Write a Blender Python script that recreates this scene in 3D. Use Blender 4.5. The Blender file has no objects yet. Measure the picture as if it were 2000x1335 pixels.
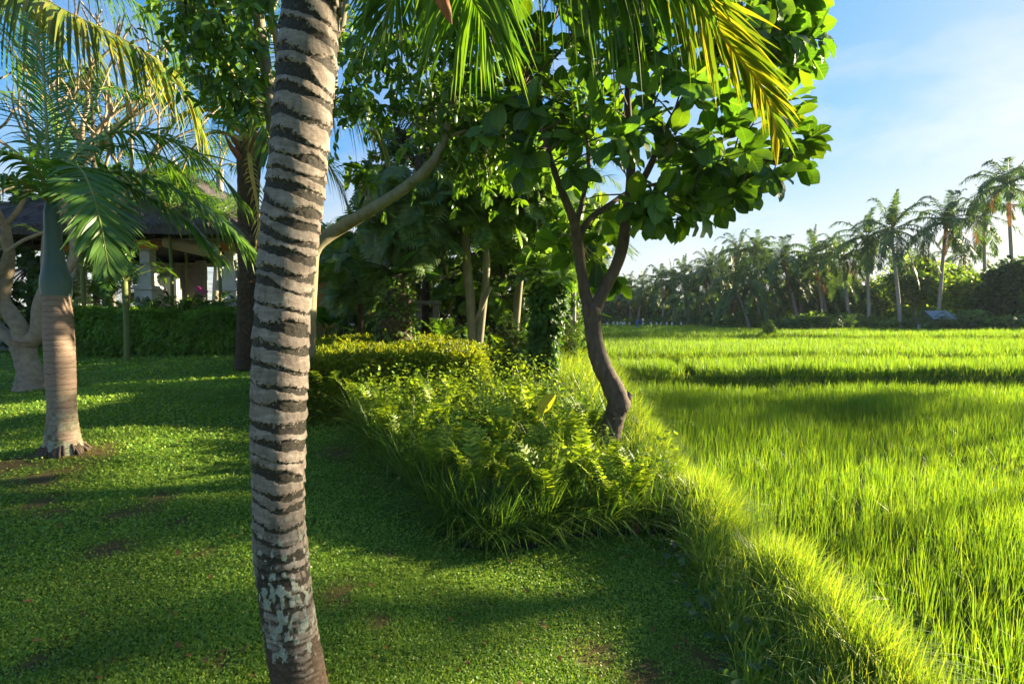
import bpy, math, random
import numpy as np
from mathutils import Vector
rng = np.random.default_rng(11)
random.seed(5)
C = bpy.context.scene.collection
PI = math.pi
# ------------------------------------------------------------------ camera geometry
CAMZ = 1.65
TH = math.atan(45.5 / 1000.0)
FW = np.array([0, math.cos(TH), -math.sin(TH)])
UP = np.array([0, math.sin(TH), math.cos(TH)])
RT = np.array([1.0, 0, 0])
Z = np.array([0, 0, 1.0])

def P(px, py, d):
    """a point read off the photograph at depth d (metres)"""
    return np.array([0, 0, CAMZ]) + d * (RT * (px - 1000) / 1000 + FW - UP * (py - 667.5) / 1000)

def nrm(a):
    return a / np.maximum(np.linalg.norm(a, axis=-1, keepdims=True), 1e-9)

def sstep(a, b, x):
    t = np.clip((x - a) / (b - a), 0, 1)
    return t * t * (3 - 2 * t)

# ------------------------------------------------------------------ noise
_tab = np.random.default_rng(3).random((256, 256))
def vnoise(x, y, per=None):
    x = np.asarray(x, float); y = np.asarray(y, float)
    xi = np.floor(x).astype(int); yi = np.floor(y).astype(int)
    fx = x - xi; fy = y - yi
    fx = fx * fx * (3 - 2 * fx); fy = fy * fy * (3 - 2 * fy)
    x1 = xi + 1
    if per:
        xi = xi % per; x1 = x1 % per
    g = lambda a, b: _tab[a % 256, b % 256]
    return (g(xi, yi) * (1 - fx) + g(x1, yi) * fx) * (1 - fy) + (g(xi, yi + 1) * (1 - fx) + g(x1, yi + 1) * fx) * fy
def fbm(x, y, o=3, per=None):
    r = 0; a = .5; t = 0
    for k in range(o):
        r = r + a * vnoise(x * 2 ** k, y * 2 ** k + 17 * k, per * 2 ** k if per else None); t += a; a *= .5
    return r / t

# ------------------------------------------------------------------ mesh builder
ORG = {}
class MB:
    def __init__(s):
        s.v = []; s.f = []; s.n = 0; s.att = {}
    def add(s, V, F, mat=0, smooth=False, **att):
        V = np.asarray(V, float).reshape(-1, 3); F = np.asarray(F, int)
        if len(V) == 0: return
        s.v.append(V); s.f.append((F + s.n, mat, smooth))
        for k, a in att.items():
            s.att.setdefault(k, []).append((s.n, np.asarray(a, float)))
        s.n += len(V)
    def build(s, name, mats, parent=None, loc=None, kind=None):
        org = np.array(loc, float) if loc is not None else (ORG[parent.name] if parent is not None else np.zeros(3))
        V = np.concatenate(s.v) - org
        me = bpy.data.meshes.new(name)
        nf = sum(len(f) for f, _, _ in s.f); nl = sum(f.size for f, _, _ in s.f)
        me.vertices.add(len(V)); me.vertices.foreach_set('co', V.astype(np.float32).ravel())
        me.loops.add(nl); me.polygons.add(nf)
        me.loops.foreach_set('vertex_index', np.concatenate([f.ravel() for f, _, _ in s.f]).astype(np.int32))
        sizes = np.concatenate([np.full(len(f), f.shape[1]) for f, _, _ in s.f])
        me.polygons.foreach_set('loop_start', np.concatenate([[0], np.cumsum(sizes)[:-1]]).astype(np.int32))
        me.polygons.foreach_set('material_index', np.concatenate([np.full(len(f), m) for f, m, _ in s.f]).astype(np.int32))
        me.polygons.foreach_set('use_smooth', np.concatenate([np.full(len(f), bool(q)) for f, _, q in s.f]))
        for k, lst in s.att.items():
            a = me.attributes.new(k, 'FLOAT', 'POINT'); arr = np.zeros(len(V), np.float32)
            for o, x in lst: arr[o:o + len(x)] = x
            a.data.foreach_set('value', arr)
        if not isinstance(mats, (list, tuple)): mats = [mats]
        for m in mats: me.materials.append(m)
        me.update(calc_edges=True)
        o = bpy.data.objects.new(name, me); C.objects.link(o)
        if parent is not None:
            o.parent = parent
            o.location = org - ORG[parent.name]
        else:
            o.location = org
        ORG[o.name] = org
        if kind: o['kind'] = kind
        return o

def thing(name, label, cat, loc=(0, 0, 0), group=None):
    o = bpy.data.objects.new(name, None); C.objects.link(o); o.location = loc
    o.empty_display_size = .2
    o['label'] = label; o['category'] = cat
    if group: o['group'] = group
    ORG[o.name] = np.array(loc, float)
    return o
def tag(o, label, cat, group=None, kind=None):
    o['label'] = label; o['category'] = cat
    if group: o['group'] = group
    if kind: o['kind'] = kind
    return o
def dup(root, loc, rz=0, sc=1, label=None, group=None):
    r = root.copy(); C.objects.link(r); r.location = loc; r.rotation_euler = (0, 0, rz); r.scale = (sc,) * 3
    if label: r['label'] = label
    if group: r['group'] = group
    for ch in list(root.children):
        c = ch.copy(); C.objects.link(c); c.parent = r
        for g in ch.children:
            d = g.copy(); C.objects.link(d); d.parent = c
    return r

# ------------------------------------------------------------------ curves, tubes, leaves
def curve(pts, n):
    p = np.asarray(pts, float)
    q = np.vstack([2 * p[0] - p[1], p, 2 * p[-1] - p[-2]])
    seg = np.linalg.norm(np.diff(p[:, :3], axis=0), axis=1); cum = np.concatenate([[0], np.cumsum(seg)])
    u = np.linspace(0, cum[-1], n); i = np.clip(np.searchsorted(cum, u, side='right') - 1, 0, len(p) - 2)
    t = ((u - cum[i]) / np.maximum(seg[i], 1e-9))[:, None]
    a, b, c, d = q[i], q[i + 1], q[i + 2], q[i + 3]
    return .5 * (2 * b + (c - a) * t + (2 * a - 5 * b + 4 * c - d) * t ** 2 + (3 * b - a - 3 * c + d) * t ** 3)

def frames(c):
    T = nrm(np.gradient(c, axis=0))
    N = np.zeros_like(T)
    ref = np.array([1., 0, 0]) if abs(T[0][0]) < .8 else np.array([0, 1., 0])
    n = nrm(ref - T[0] * (ref @ T[0]))
    for i in range(len(T)):
        n = nrm(n - T[i] * (n @ T[i])); N[i] = n
    return T, N, np.cross(T, N)

def tube(mb, c, r, seg=8, mat=0, cap=True, rough=0.0, smooth=True):
    c = np.asarray(c, float); n = len(c); r = np.broadcast_to(np.asarray(r, float), (n,))
    T, N, B = frames(c)
    a = np.linspace(0, 2 * PI, seg, endpoint=False)
    rad = r[:, None] * np.ones(seg)
    if rough:
        rad = rad * (1 + rough * (fbm(np.tile(a / (2 * PI) * 4, (n, 1)), np.linspace(0, n * .35, n)[:, None] * np.ones(seg) + rng.random() * 90, 3, 4) - .5) * 2)
    V = c[:, None] + rad[..., None] * (np.cos(a)[None, :, None] * N[:, None] + np.sin(a)[None, :, None] * B[:, None])
    idx = np.arange(n * seg).reshape(n, seg)
    F = np.stack([idx[:-1], np.roll(idx[:-1], -1, 1), np.roll(idx[1:], -1, 1), idx[1:]], -1).reshape(-1, 4)
    V = V.reshape(-1, 3)
    mb.add(V, F, mat, smooth)
    if cap:
        for k in (0, n - 1):
            base = V[k * seg:(k + 1) * seg]
            cc = base.mean(0)
            W = np.vstack([base, cc]); i = np.arange(seg)
            Fc = np.stack([i, (i + 1) % seg, np.full(seg, seg)], 1)
            if k == 0: Fc = Fc[:, ::-1]
            mb.add(W, Fc, mat, smooth)
    return c, T

def leaf_t(n, wf, fold=.25, curl=.12, wave=0.0):
    """leaf template: y 0..1 along, x across, z up; two half blades sharing the midrib"""
    V = []; F = []
    for j in range(n + 1):
        t = j / n; w = wf(t)
        zc = -curl * t * t
        V += [(-w, t, zc + fold * w + wave * math.sin(t * 15)), (0, t, zc), (w, t, zc + fold * w + wave * math.sin(t * 15 + 2))]
    for j in range(n):
        a = j * 3
        F += [(a, a + 1, a + 4, a + 3), (a + 1, a + 2, a + 5, a + 4)]
    return np.array(V), np.array(F)
ell = lambda w: (lambda t: w * (math.sin(PI * min(max(t, .02), .985)) ** .8))
LEAF = leaf_t(4, lambda t: .2 * (math.sin(PI * min(max(t * .97 + .01, 0), 1)) ** .75), .25, .25)
LEAF_S = (np.array([(0, 0, 0), (-.28, .5, .06), (0, 1, -.1), (.28, .5, .06)]), np.array([(0, 1, 2, 3)]))
LEAF_R = (np.array([(0, 0, 0), (-.42, .35, .05), (-.3, .8, .02), (0, 1, -.08), (.3, .8, .02), (.42, .35, .05)]), np.array([(0, 1, 2, 3), (0, 3, 4, 5)]))
FIG = leaf_t(10, lambda t: max(.015, .31 * (math.sin(PI * (.04 + .95 * t ** 1.45)) ** .72) + .05 * math.exp(-((t - .12) / .1) ** 2)), .22, .22, .028)
PADDLE = leaf_t(8, lambda t: .02 if t < .12 else .17 * (math.sin(PI * ((t - .12) / .88 * .96 + .02)) ** .7), .3, .35, .008)
STRAP = leaf_t(7, lambda t: .075 * (math.sin(PI * (t * .9 + .06)) ** .6), .35, .45, .01)
def lobed(nl=8, w=.42):
    V = [(0, 0, 0)]; F = []
    for j in range(nl):
        t0 = .15 + .8 * j / nl; t1 = t0 + .55 / nl
        L = w * math.sin(PI * (.18 + .72 * (j + .5) / nl)) + .05
        for sg in (-1, 1):
            k = len(V)
            V += [(0, t0, -.25 * t0 ** 2), (0, t1, -.25 * t1 ** 2), (sg * L * .6, t1 + L * .38, .05 - .25 * t1 ** 2), (sg * L, t1 + L * .62, -.02 - .3 * t1 ** 2), (sg * L * .62, t0 + L * .28, .05 - .25 * t0 ** 2)]
            F += [(k, k + 1, k + 2, k + 4), (k + 4, k + 2, k + 3, k + 3)]
    k = len(V); V += [(-.012, 0, 0), (.012, 0, 0), (.006, .95, -.23), (-.006, .95, -.23)]
    V = np.array(V); out = []
    tri = []
    for f in F:
        (tri if f[2] == f[3] else out).append(f)
    return V, np.array(out + [(k, k + 1, k + 2, k + 3)]), np.array([f[:3] for f in tri])
LOBED = lobed()

def inst(mb, tpl, pos, d, n, s, mat=0, wide=1.0, veins=False):
    T = tpl[0]; pos = np.asarray(pos, float).reshape(-1, 3); m = len(pos)
    if m == 0: return
    d = nrm(np.broadcast_to(d, (m, 3))); n = np.broadcast_to(n, (m, 3))
    side = nrm(np.cross(d, n)); n2 = np.cross(side, d)
    s = np.broadcast_to(np.asarray(s, float), (m,))
    V = pos[:, None] + s[:, None, None] * (wide * T[None, :, 0:1] * side[:, None] + T[None, :, 1:2] * d[:, None] + T[None, :, 2:3] * n2[:, None])
    base = (np.arange(m) * len(T))[:, None, None]
    first = True
    for F in tpl[1:]:
        if len(F) == 0: continue
        FF = (F[None] + base).reshape(-1, F.shape[1])
        if first:
            kw = dict(lx=np.tile(T[:, 0], m), ly=np.tile(T[:, 1], m)) if veins else {}
            mb.add(V, FF, mat, True, **kw); first = False
        else:
            mb.f.append((FF + mb.n - V.shape[0] * V.shape[1], mat, True))

def rdir(n):
    return nrm(rng.normal(size=(n, 3)))

def blades(mb, base, h, az, lean, bend, w, seg=3, mat=0):
    """grass blades as tapering bent strips"""
    m = len(base)
    h = np.broadcast_to(h, (m,)); lean = np.broadcast_to(lean, (m,)); bend = np.broadcast_to(bend, (m,)); w = np.broadcast_to(w, (m,))
    hd = np.stack([np.cos(az), np.sin(az), np.zeros(m)], 1)
    tw = az + PI / 2 + rng.normal(0, .9, m)
    sd = np.stack([np.cos(tw), np.sin(tw), np.zeros(m)], 1)
    R = []
    for j in range(seg + 1):
        t = j / seg
        p = base + hd * (h * (lean * t + bend * t * t))[:, None] + Z * (h * (t - .55 * bend * t * t * t))[:, None]
        ww = (w * (1 - t) ** .6 * .5 * (.6 + .4 * min(1, t * 4)) if j < seg else w * .03)[:, None]
        R += [p - sd * ww, p + sd * ww]
    V = np.stack(R, 1); k = 2 * (seg + 1)
    F = np.array([(2 * j, 2 * j + 1, 2 * j + 3, 2 * j + 2) for j in range(seg)])
    mb.add(V.reshape(-1, 3), (F[None] + (np.arange(m) * k)[:, None, None]).reshape(-1, 4), mat, True)

def frond(mb, pts, n=60, L=.6, w=.03, droop=.35, a0=75, a1=22, vee=.25, r0=.02, upref=None, mat=0, rmat=1, start=.12, seg=4, jit=.06, lfun=None, rseg=6, broken=0.0):
    c = curve(pts, 40)
    tube(mb, c, np.linspace(r0, r0 * .15, 40), rseg, rmat)
    u = np.linspace(start, .995, n); x = u * 39; i = np.clip(x.astype(int), 0, 38); f = (x - i)[:, None]
    p = c[i] * (1 - f) + c[i + 1] * f
    T = nrm(np.gradient(c, axis=0)); T = T[i]
    upv = np.array(upref if upref is not None else (0, 0, 1.0))
    N = upv - T * (T @ upv)[:, None]
    N = nrm(N + 1e-6); S = np.cross(T, N)
    t = (u - start) / (1 - start)
    Lt = L * (lfun(t) if lfun else (.35 + .65 * np.sin(PI * np.clip(.12 + .75 * t, 0, 1))) * (1 - .45 * t ** 4))
    ang = np.radians(a0 + (a1 - a0) * t)
    for sg in (-1, 1):
        m = n
        an = ang + rng.normal(0, jit, m)
        d0 = S * (sg * np.sin(an))[:, None] + T * np.cos(an)[:, None] + N * (vee * (1 - .6 * t) + rng.normal(0, jit, m))[:, None]
        d0 = nrm(d0)
        LL = Lt * (1 + rng.normal(0, .07, m))
        if broken: LL = LL * np.where(rng.random(m) < broken, rng.uniform(.35, .8, m), 1)
        dr = droop * (1 + rng.normal(0, .35, m))
        wd = nrm(np.cross(d0, N) + rng.normal(0, .25, (m, 3)))
        R = []
        for j in range(seg + 1):
            s = j / seg
            q = p + d0 * (LL * s * (1 - .25 * np.abs(dr) * s))[:, None] - Z * (dr * LL * s * s)[:, None]
            ww = w * (.35 + 1.3 * s if s < .45 else (1 - s) * 1.65 + .04) * .5
            ww = min(ww, w * .5)
            R += [q - wd * ww, q + wd * ww]
        V = np.stack(R, 1); k = 2 * (seg + 1)
        F = np.array([(2 * j, 2 * j + 1, 2 * j + 3, 2 * j + 2) for j in range(seg)])
        mb.add(V.reshape(-1, 3), (F[None] + (np.arange(m) * k)[:, None, None]).reshape(-1, 4), mat, True)

def box(mb, lo, hi, mat=0, rz=0):
    lo = np.array(lo, float); hi = np.array(hi, float); c = (lo + hi) / 2; h = (hi - lo) / 2
    b = min(.012, h.min() * .3)
    V = []
    # bevelled box: 24 verts
    for ax in range(3):
        for sg in (-1, 1):
            o = [i for i in range(3) if i != ax]
            for s1, s2 in ((-1, -1), (1, -1), (1, 1), (-1, 1)):
                v = np.zeros(3); v[ax] = sg * h[ax]; v[o[0]] = s1 * (h[o[0]] - b); v[o[1]] = s2 * (h[o[1]] - b); V.append(v)
    V = np.array(V)
    import itertools
    F4 = [tuple(range(k * 4, k * 4 + 4)) for k in range(6)]
    def at(ax, sg, oth):
        k = ax * 2 + (sg > 0); o = [i for i in range(3) if i != ax]
        return k * 4 + [(-1, -1), (1, -1), (1, 1), (-1, 1)].index((oth[o[0]], oth[o[1]]))
    for a, b2 in ((0, 1), (0, 2), (1, 2)):
        cax = 3 - a - b2
        for sa in (-1, 1):
            for sb in (-1, 1):
                q = []
                for sc in (-1, 1):
                    d = {a: sa, b2: sb, cax: sc}
                    q.append((at(a, sa, d), at(b2, sb, d)))
                F4.append((q[0][0], q[1][0], q[1][1], q[0][1]))
    F3 = []
    for s in itertools.product((-1, 1), repeat=3):
        d = dict(enumerate(s)); F3.append(tuple(at(ax, s[ax], d) for ax in range(3)))
    if rz:
        R = np.array([[math.cos(rz), -math.sin(rz), 0], [math.sin(rz), math.cos(rz), 0], [0, 0, 1]]); V = V @ R.T
    n0 = mb.n
    mb.add(V + c, np.array(F4), mat)
    mb.f.append((np.array(F3) + n0, mat, False))

def inpoly(x, y, poly):
    poly = np.asarray(poly); n = len(poly); r = np.zeros(np.shape(x), bool); j = n - 1
    for i in range(n):
        xi, yi = poly[i]; xj, yj = poly[j]
        c = ((yi > y) != (yj > y)) & (x < (xj - xi) * (y - yi) / ((yj - yi) + 1e-12) + xi)
        r ^= c; j = i
    return r

# ------------------------------------------------------------------ materials
def newmat(name):
    m = bpy.data.materials.new(name); m.use_nodes = True
    nt = m.node_tree; nt.nodes.clear()
    out = nt.nodes.new('ShaderNodeOutputMaterial')
    return m, nt, nt.nodes, nt.links, out
def ramp(nt, cols, fac, interp='LINEAR'):
    r = nt.nodes.new('ShaderNodeValToRGB'); e = r.color_ramp.elements; r.color_ramp.interpolation = interp
    while len(e) < len(cols): e.new(.5)
    for i, (p, c) in enumerate(cols):
        e[i].position = p; e[i].color = (*c, 1)
    nt.links.new(fac, r.inputs[0]); return r.outputs[0]
def noise(nt, scale, detail=4, rough=.6, vec=None, dist=0):
    n = nt.nodes.new('ShaderNodeTexNoise'); n.inputs['Scale'].default_value = scale; n.inputs['Detail'].default_value = detail
    n.inputs['Roughness'].default_value = rough; n.inputs['Distortion'].default_value = dist
    if vec is not None: nt.links.new(vec, n.inputs['Vector'])
    return n.outputs['Fac']
def coord(nt, scale=(1, 1, 1), kind='Object'):
    t = nt.nodes.new('ShaderNodeTexCoord'); m = nt.nodes.new('ShaderNodeMapping'); m.inputs['Scale'].default_value = scale
    nt.links.new(t.outputs[kind], m.inputs[0]); return m.outputs[0]
def mixc(nt, a, b, fac, mode='MIX'):
    m = nt.nodes.new('ShaderNodeMix'); m.data_type = 'RGBA'; m.blend_type = mode
    for s, v in ((6, a), (7, b)):
        if isinstance(v, tuple): m.inputs[s].default_value = (*v, 1)
        else: nt.links.new(v, m.inputs[s])
    if isinstance(fac, (int, float)): m.inputs[0].default_value = fac
    else: nt.links.new(fac, m.inputs[0])
    return m.outputs[2]
def bump(nt, h, strength=.4, dist=.01):
    b = nt.nodes.new('ShaderNodeBump'); b.inputs['Strength'].default_value = strength; b.inputs['Distance'].default_value = dist
    nt.links.new(h, b.inputs['Height']); return b.outputs[0]
def leafmat(name, cols, tint=(1.6, 1.5, .5), tw=.4, rough=.42, spec=.35, var=.35, vscale=1.2, veins=False):
    m, nt, N, L, out = newmat(name)
    g = N.new('ShaderNodeNewGeometry')
    k = len(cols) - 1
    c = ramp(nt, [(i / max(k, 1), q) for i, q in enumerate(cols)], g.outputs['Random Per Island'])
    nz = noise(nt, vscale, 3, .6, coord(nt))
    v = ramp(nt, [(.3, (1 - var,) * 3), (.7, (1 + var,) * 3)], nz)
    c = mixc(nt, c, v, 1.0, 'MULTIPLY')
    pr = N.new('ShaderNodeBsdfPrincipled')
    if veins:
        ax = N.new('ShaderNodeAttribute'); ax.attribute_name = 'lx'; ay = N.new('ShaderNodeAttribute'); ay.attribute_name = 'ly'
        def M(op, a, b=None):
            q = N.new('ShaderNodeMath'); q.operation = op
            for i, v in enumerate((a, b)):
                if v is None: continue
                if isinstance(v, (int, float)): q.inputs[i].default_value = v
                else: L.new(v, q.inputs[i])
            return q.outputs[0]
        xa = M('ABSOLUTE', ax.outputs['Fac'])
        lat = M('ABSOLUTE', M('SUBTRACT', M('FRACT', M('MULTIPLY', M('SUBTRACT', ay.outputs['Fac'], M('MULTIPLY', xa, .8)), 7.0)), .5))
        vn = M('MAXIMUM', M('LESS_THAN', xa, .014), M('MULTIPLY', M('LESS_THAN', lat, .05), .7))
        c = mixc(nt, c, mixc(nt, c, (.16, .22, .05), .7), vn)
        L.new(bump(nt, M('MULTIPLY', lat, .35), .5, .02), pr.inputs['Normal'])
    L.new(c, pr.inputs['Base Color'])
    pr.inputs['Roughness'].default_value = rough; pr.inputs['Specular IOR Level'].default_value = spec
    tr = N.new('ShaderNodeBsdfTranslucent'); L.new(mixc(nt, c, tint, 1.0, 'MULTIPLY'), tr.inputs[0])
    mx = N.new('ShaderNodeMixShader'); mx.inputs[0].default_value = tw
    L.new(pr.outputs[0], mx.inputs[1]); L.new(tr.outputs[0], mx.inputs[2]); L.new(mx.outputs[0], out.inputs[0])
    return m
def solidmat(name, c1, c2, scale=8, rough=.8, stretch=(1, 1, 1), bs=.4, bd=.01, c3=None, detail=6):
    m, nt, N, L, out = newmat(name)
    n1 = noise(nt, scale, detail, .65, coord(nt, stretch))
    cols = [(.3, c1), (.7, c2)] + ([(.82, c3)] if c3 else [])
    c = ramp(nt, cols, n1)
    pr = N.new('ShaderNodeBsdfPrincipled'); L.new(c, pr.inputs['Base Color']); pr.inputs['Roughness'].default_value = rough
    pr.inputs['Specular IOR Level'].default_value = .25
    L.new(bump(nt, noise(nt, scale * 2.2, 6, .7, coord(nt, stretch)), bs, bd), pr.inputs['Normal'])
    L.new(pr.outputs[0], out.inputs[0]); return m
# ------------------------------------------------------------------ terrain
CT = [(-2, -1, .08), (0, 0, .0), (2, 0, -.3), (-5, 0, .2), (-7, 3, .3), (3, -2, -.5), (-12, 8, .5), (-8, 20, .75), (-14, 20, .8), (0, 22, .75), (-20, 12, .7)]
for px, py, d in [(0, 1335, 2.2), (585, 1345, 2.3), (1000, 1335, 2.6), (1380, 1335, 2.85), (1300, 1070, 4.6), (1000, 1080, 4.2), (1150, 1180, 3.6), (700, 950, 5.2),
                  (690, 830, 7.3), (125, 885, 5.3), (0, 1000, 4.0), (300, 1000, 4.2), (0, 800, 7.5), (300, 760, 9.0), (470, 700, 14), (150, 690, 16), (0, 720, 13), (500, 1150, 3.0),
                  (980, 745, 10.5), (930, 768, 9.4), (965, 690, 16), (1060, 785, 8.8), (1180, 862, 6.4), (800, 720, 11)]:
    CT.append(tuple(P(px, py, d)))
for px, py, d in [(1780, 1335, 2.62), (1600, 1200, 3.3), (1400, 1015, 4.6), (1300, 905, 6.6), (1225, 800, 9.6), (1160, 735, 14.5)]:
    CT.append(tuple(P(px, py, d)))
CT = np.array(CT)
def H(x, y):
    x = np.asarray(x, float); y = np.asarray(y, float)
    d2 = (x[..., None] - CT[:, 0]) ** 2 + (y[..., None] - CT[:, 1]) ** 2
    w = 1 / (d2 + .9) ** 2
    h = (w * CT[:, 2]).sum(-1) / w.sum(-1)
    h = h + .2 * np.exp(-((x + 5.4) ** 2 / 5.0 + (y - 7.2) ** 2 / 4.0))
    h = h + .05 * (fbm(x * .7 + 40, y * .7 + 9, 2) - .5)
    k = sstep(1.85, 2.35, x - .02 * np.clip(y - 8, 0, 99) - .9 * sstep(14, 22, y))
    return h * (1 - k) + (-1.0) * k
def G(px, py):
    """where the ray through a photograph pixel meets the garden"""
    for d in np.linspace(1.8, 40, 3000):
        q = P(px, py, d)
        if q[2] <= H(q[0], q[1]): return np.array([q[0], q[1], float(H(q[0], q[1]))])
    return P(px, py, 30)
def ground(x, y): return np.array([x, y, float(H(x, y))])

# ---- leaf materials (leaf albedo, with sunlight tinted into a few)
M_coco = leafmat('coconut_leaflet', [(.035, .1, .014), (.06, .15, .018), (.11, .2, .02)], (1.9, 1.7, .5), .42, .38, .4)
M_cocoy = leafmat('yellowing_sunlit_leaflet', [(.06, .13, .015), (.14, .2, .02), (.3, .27, .03)], (1.7, 1.5, .4), .42, .4, .4)  # real yellowing, and painted sunlight on the left edge palm
M_foxfrond = leafmat('broad_frond', [(.06, .145, .022), (.1, .2, .03)], (1.8, 1.7, .5), .38, .35, .45)  # lighter green of the foxtail fronds themselves
M_far = leafmat('distant_frond', [(.035, .085, .025), (.06, .125, .03), (.11, .17, .035)], (1.7, 1.6, .6), .34, .5, .3)
M_fig = leafmat('fig_leaf', [(.028, .07, .016), (.045, .11, .018), (.075, .16, .02), (.12, .19, .02)], (2.2, 2.3, .45), .42, .46, .35, veins=True)
M_mango = leafmat('pointed_leaf', [(.04, .1, .014), (.075, .16, .018), (.13, .23, .022)], (1.9, 1.8, .45), .42, .36, .42)
M_lobe = leafmat('lobed_leaf', [(.06, .135, .03), (.1, .19, .035), (.16, .25, .04)], (1.9, 1.9, .5), .4, .36, .42)
M_philo = leafmat('climber_leaf', [(.05, .115, .035), (.09, .165, .045), (.15, .21, .045)], (1.8, 1.8, .5), .36, .34, .5)
M_ginger = leafmat('paddle_leaf', [(.03, .085, .016), (.05, .13, .02)], (1.9, 1.9, .5), .4, .36, .45)
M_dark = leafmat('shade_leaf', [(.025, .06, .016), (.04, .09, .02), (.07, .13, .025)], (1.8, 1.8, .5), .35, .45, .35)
M_bush = leafmat('bush_leaf', [(.05, .11, .02), (.085, .17, .025), (.15, .22, .03)], (1.8, 1.7, .5), .4, .5, .3)
M_grove = leafmat('grove_leaf', [(.06, .12, .025), (.1, .19, .03), (.2, .26, .04)], (1.7, 1.6, .5), .55, .5, .3)
M_ivy = leafmat('ivy_leaf', [(.03, .075, .016), (.045, .11, .02), (.08, .16, .025)], (1.8, 1.8, .5), .35, .55, .25)
M_hedge = leafmat('feathery_hedge', [(.1, .22, .03), (.16, .3, .04)], (1.7, 1.6, .5), .38, .55, .25)
M_hedgey = leafmat('golden_hedge', [(.1, .17, .014), (.17, .24, .018), (.26, .28, .02)], (1.6, 1.4, .35), .45, .5, .25)
M_fern = leafmat('fern_leaf', [(.11, .2, .02), (.19, .3, .025), (.3, .38, .035)], (1.6, 1.45, .45), .46, .5, .3)
M_turf = leafmat('strap_grass', [(.035, .09, .018), (.07, .15, .025), (.15, .23, .03)], (1.7, 1.6, .5), .4, .42, .4)
M_lawn = leafmat('lawn_leaf', [(.1, .21, .024), (.145, .275, .032), (.19, .31, .04), (.26, .32, .05)], (1.6, 1.5, .4), .35, .5, .3, .3, .9)
M_rice = leafmat('rice_blade', [(.08, .185, .02), (.145, .27, .025), (.245, .34, .03)], (1.42, 1.3, .5), .5, .45, .3, .18, .35)
M_rice2 = leafmat('far_rice_blade', [(.085, .19, .022), (.14, .26, .028), (.23, .33, .035)], (1.42, 1.3, .5), .48, .5, .3, .2, .3)
M_bank = leafmat('bank_grass', [(.11, .21, .025), (.18, .29, .035), (.33, .39, .08)], (1.6, 1.45, .4), .46, .45, .3, .25, .8)
M_yel = leafmat('yellow_lit_leaf', [(.4, .4, .03), (.5, .42, .04)], (1.4, 1.3, .4), .5)  # yellow sunlight on the taro leaf put into its colour
M_dead = leafmat('dead_leaf', [(.16, .08, .035), (.22, .12, .05)], (1.3, 1.1, .7), .3, .7, .1)
M_red = leafmat('croton_leaf', [(.09, .025, .02), (.05, .03, .02)], (1.5, .8, .6), .35)
# ---- bark and built materials
M_petiole = solidmat('green_rachis', (.14, .17, .03), (.24, .25, .05), 6, .5, (1, 1, 1), .1)
M_petioley = solidmat('yellow_petiole', (.33, .23, .03), (.5, .36, .06), 5, .45, (1, 1, 1), .1)
M_bark_fig = solidmat('grey_brown_bark', (.05, .035, .025), (.13, .095, .07), 14, .85, (1, 1, .35), .7, .015, (.19, .16, .13))
M_bark_pale = solidmat('pale_smooth_bark', (.13, .115, .065), (.25, .22, .14), 9, .75, (1, 1, .4), .35, .008, (.16, .15, .08))
M_bark_frangi = solidmat('frangipani_bark', (.22, .165, .11), (.38, .3, .21), 12, .75, (1, 1, 1), .6, .012, (.22, .2, .14))
M_bark_dark = solidmat('dark_mossy_bark', (.025, .02, .013), (.09, .06, .035), 16, .9, (1, 1, .8), .8, .02, (.28, .25, .2))
M_bark_far = solidmat('far_palm_bark', (.24, .2, .16), (.4, .35, .29), 6, .85, (1, 1, 2.5), .4, .02)
M_husk = solidmat('palm_fibre', (.1, .045, .02), (.3, .14, .06), 12, .8, (1, 1, .3), .5, .01)
M_strand = None
M_spathe = solidmat('brown_spathe', (.17, .06, .025), (.34, .13, .05), 9, .6, (3, 3, .6), .4, .006)
M_shaft = solidmat('crownshaft_skin', (.055, .095, .085), (.11, .16, .14), 5, .45, (1, 1, .3), .15, .004, (.16, .2, .17))
M_white = solidmat('white_render', (.5, .5, .47), (.68, .67, .64), 3, .8, (1, 1, 1), .15, .004, (.4, .42, .38))
M_stone = solidmat('grey_stone', (.13, .13, .12), (.26, .25, .23), 9, .85)
M_thatch = solidmat('dark_thatch', (.04, .034, .034), (.12, .1, .095), 22, .95, (1, 1, .25), .9, .04)
M_wood = solidmat('dark_timber', (.03, .018, .012), (.07, .04, .025), 9, .6, (1, 1, .2), .3)
M_ochre = solidmat('ochre_wall', (.24, .13, .04), (.34, .2, .065), 2.5, .85, (1, 1, 1), .15)
M_orange = solidmat('orange_lit_capital', (.5, .2, .04), (.65, .3, .07), 5, .6)  # orange light on the column tops put into the colour
M_blind = solidmat('bamboo_blind', (.3, .22, .11), (.42, .33, .18), 20, .7, (.2, .2, 8), .4, .006)
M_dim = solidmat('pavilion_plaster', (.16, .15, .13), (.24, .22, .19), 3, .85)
M_tin = solidmat('weathered_tin', (.2, .22, .24), (.34, .36, .38), 4, .55, (8, 1, 1), .4)
M_black = solidmat('black_iron', (.015, .015, .015), (.03, .03, .03), 10, .5)
M_soil = solidmat('dark_soil', (.03, .02, .012), (.075, .05, .03), 9, .95, (1, 1, 1), .8, .03)
M_mud = solidmat('paddy_mud', (.025, .04, .012), (.05, .075, .018), 5, .9, (1, 1, 1), .5, .03)
M_field = solidmat('distant_field', (.05, .11, .015), (.08, .16, .02), 1.2, .9, (1, 1, 1), .4, .05)

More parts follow.
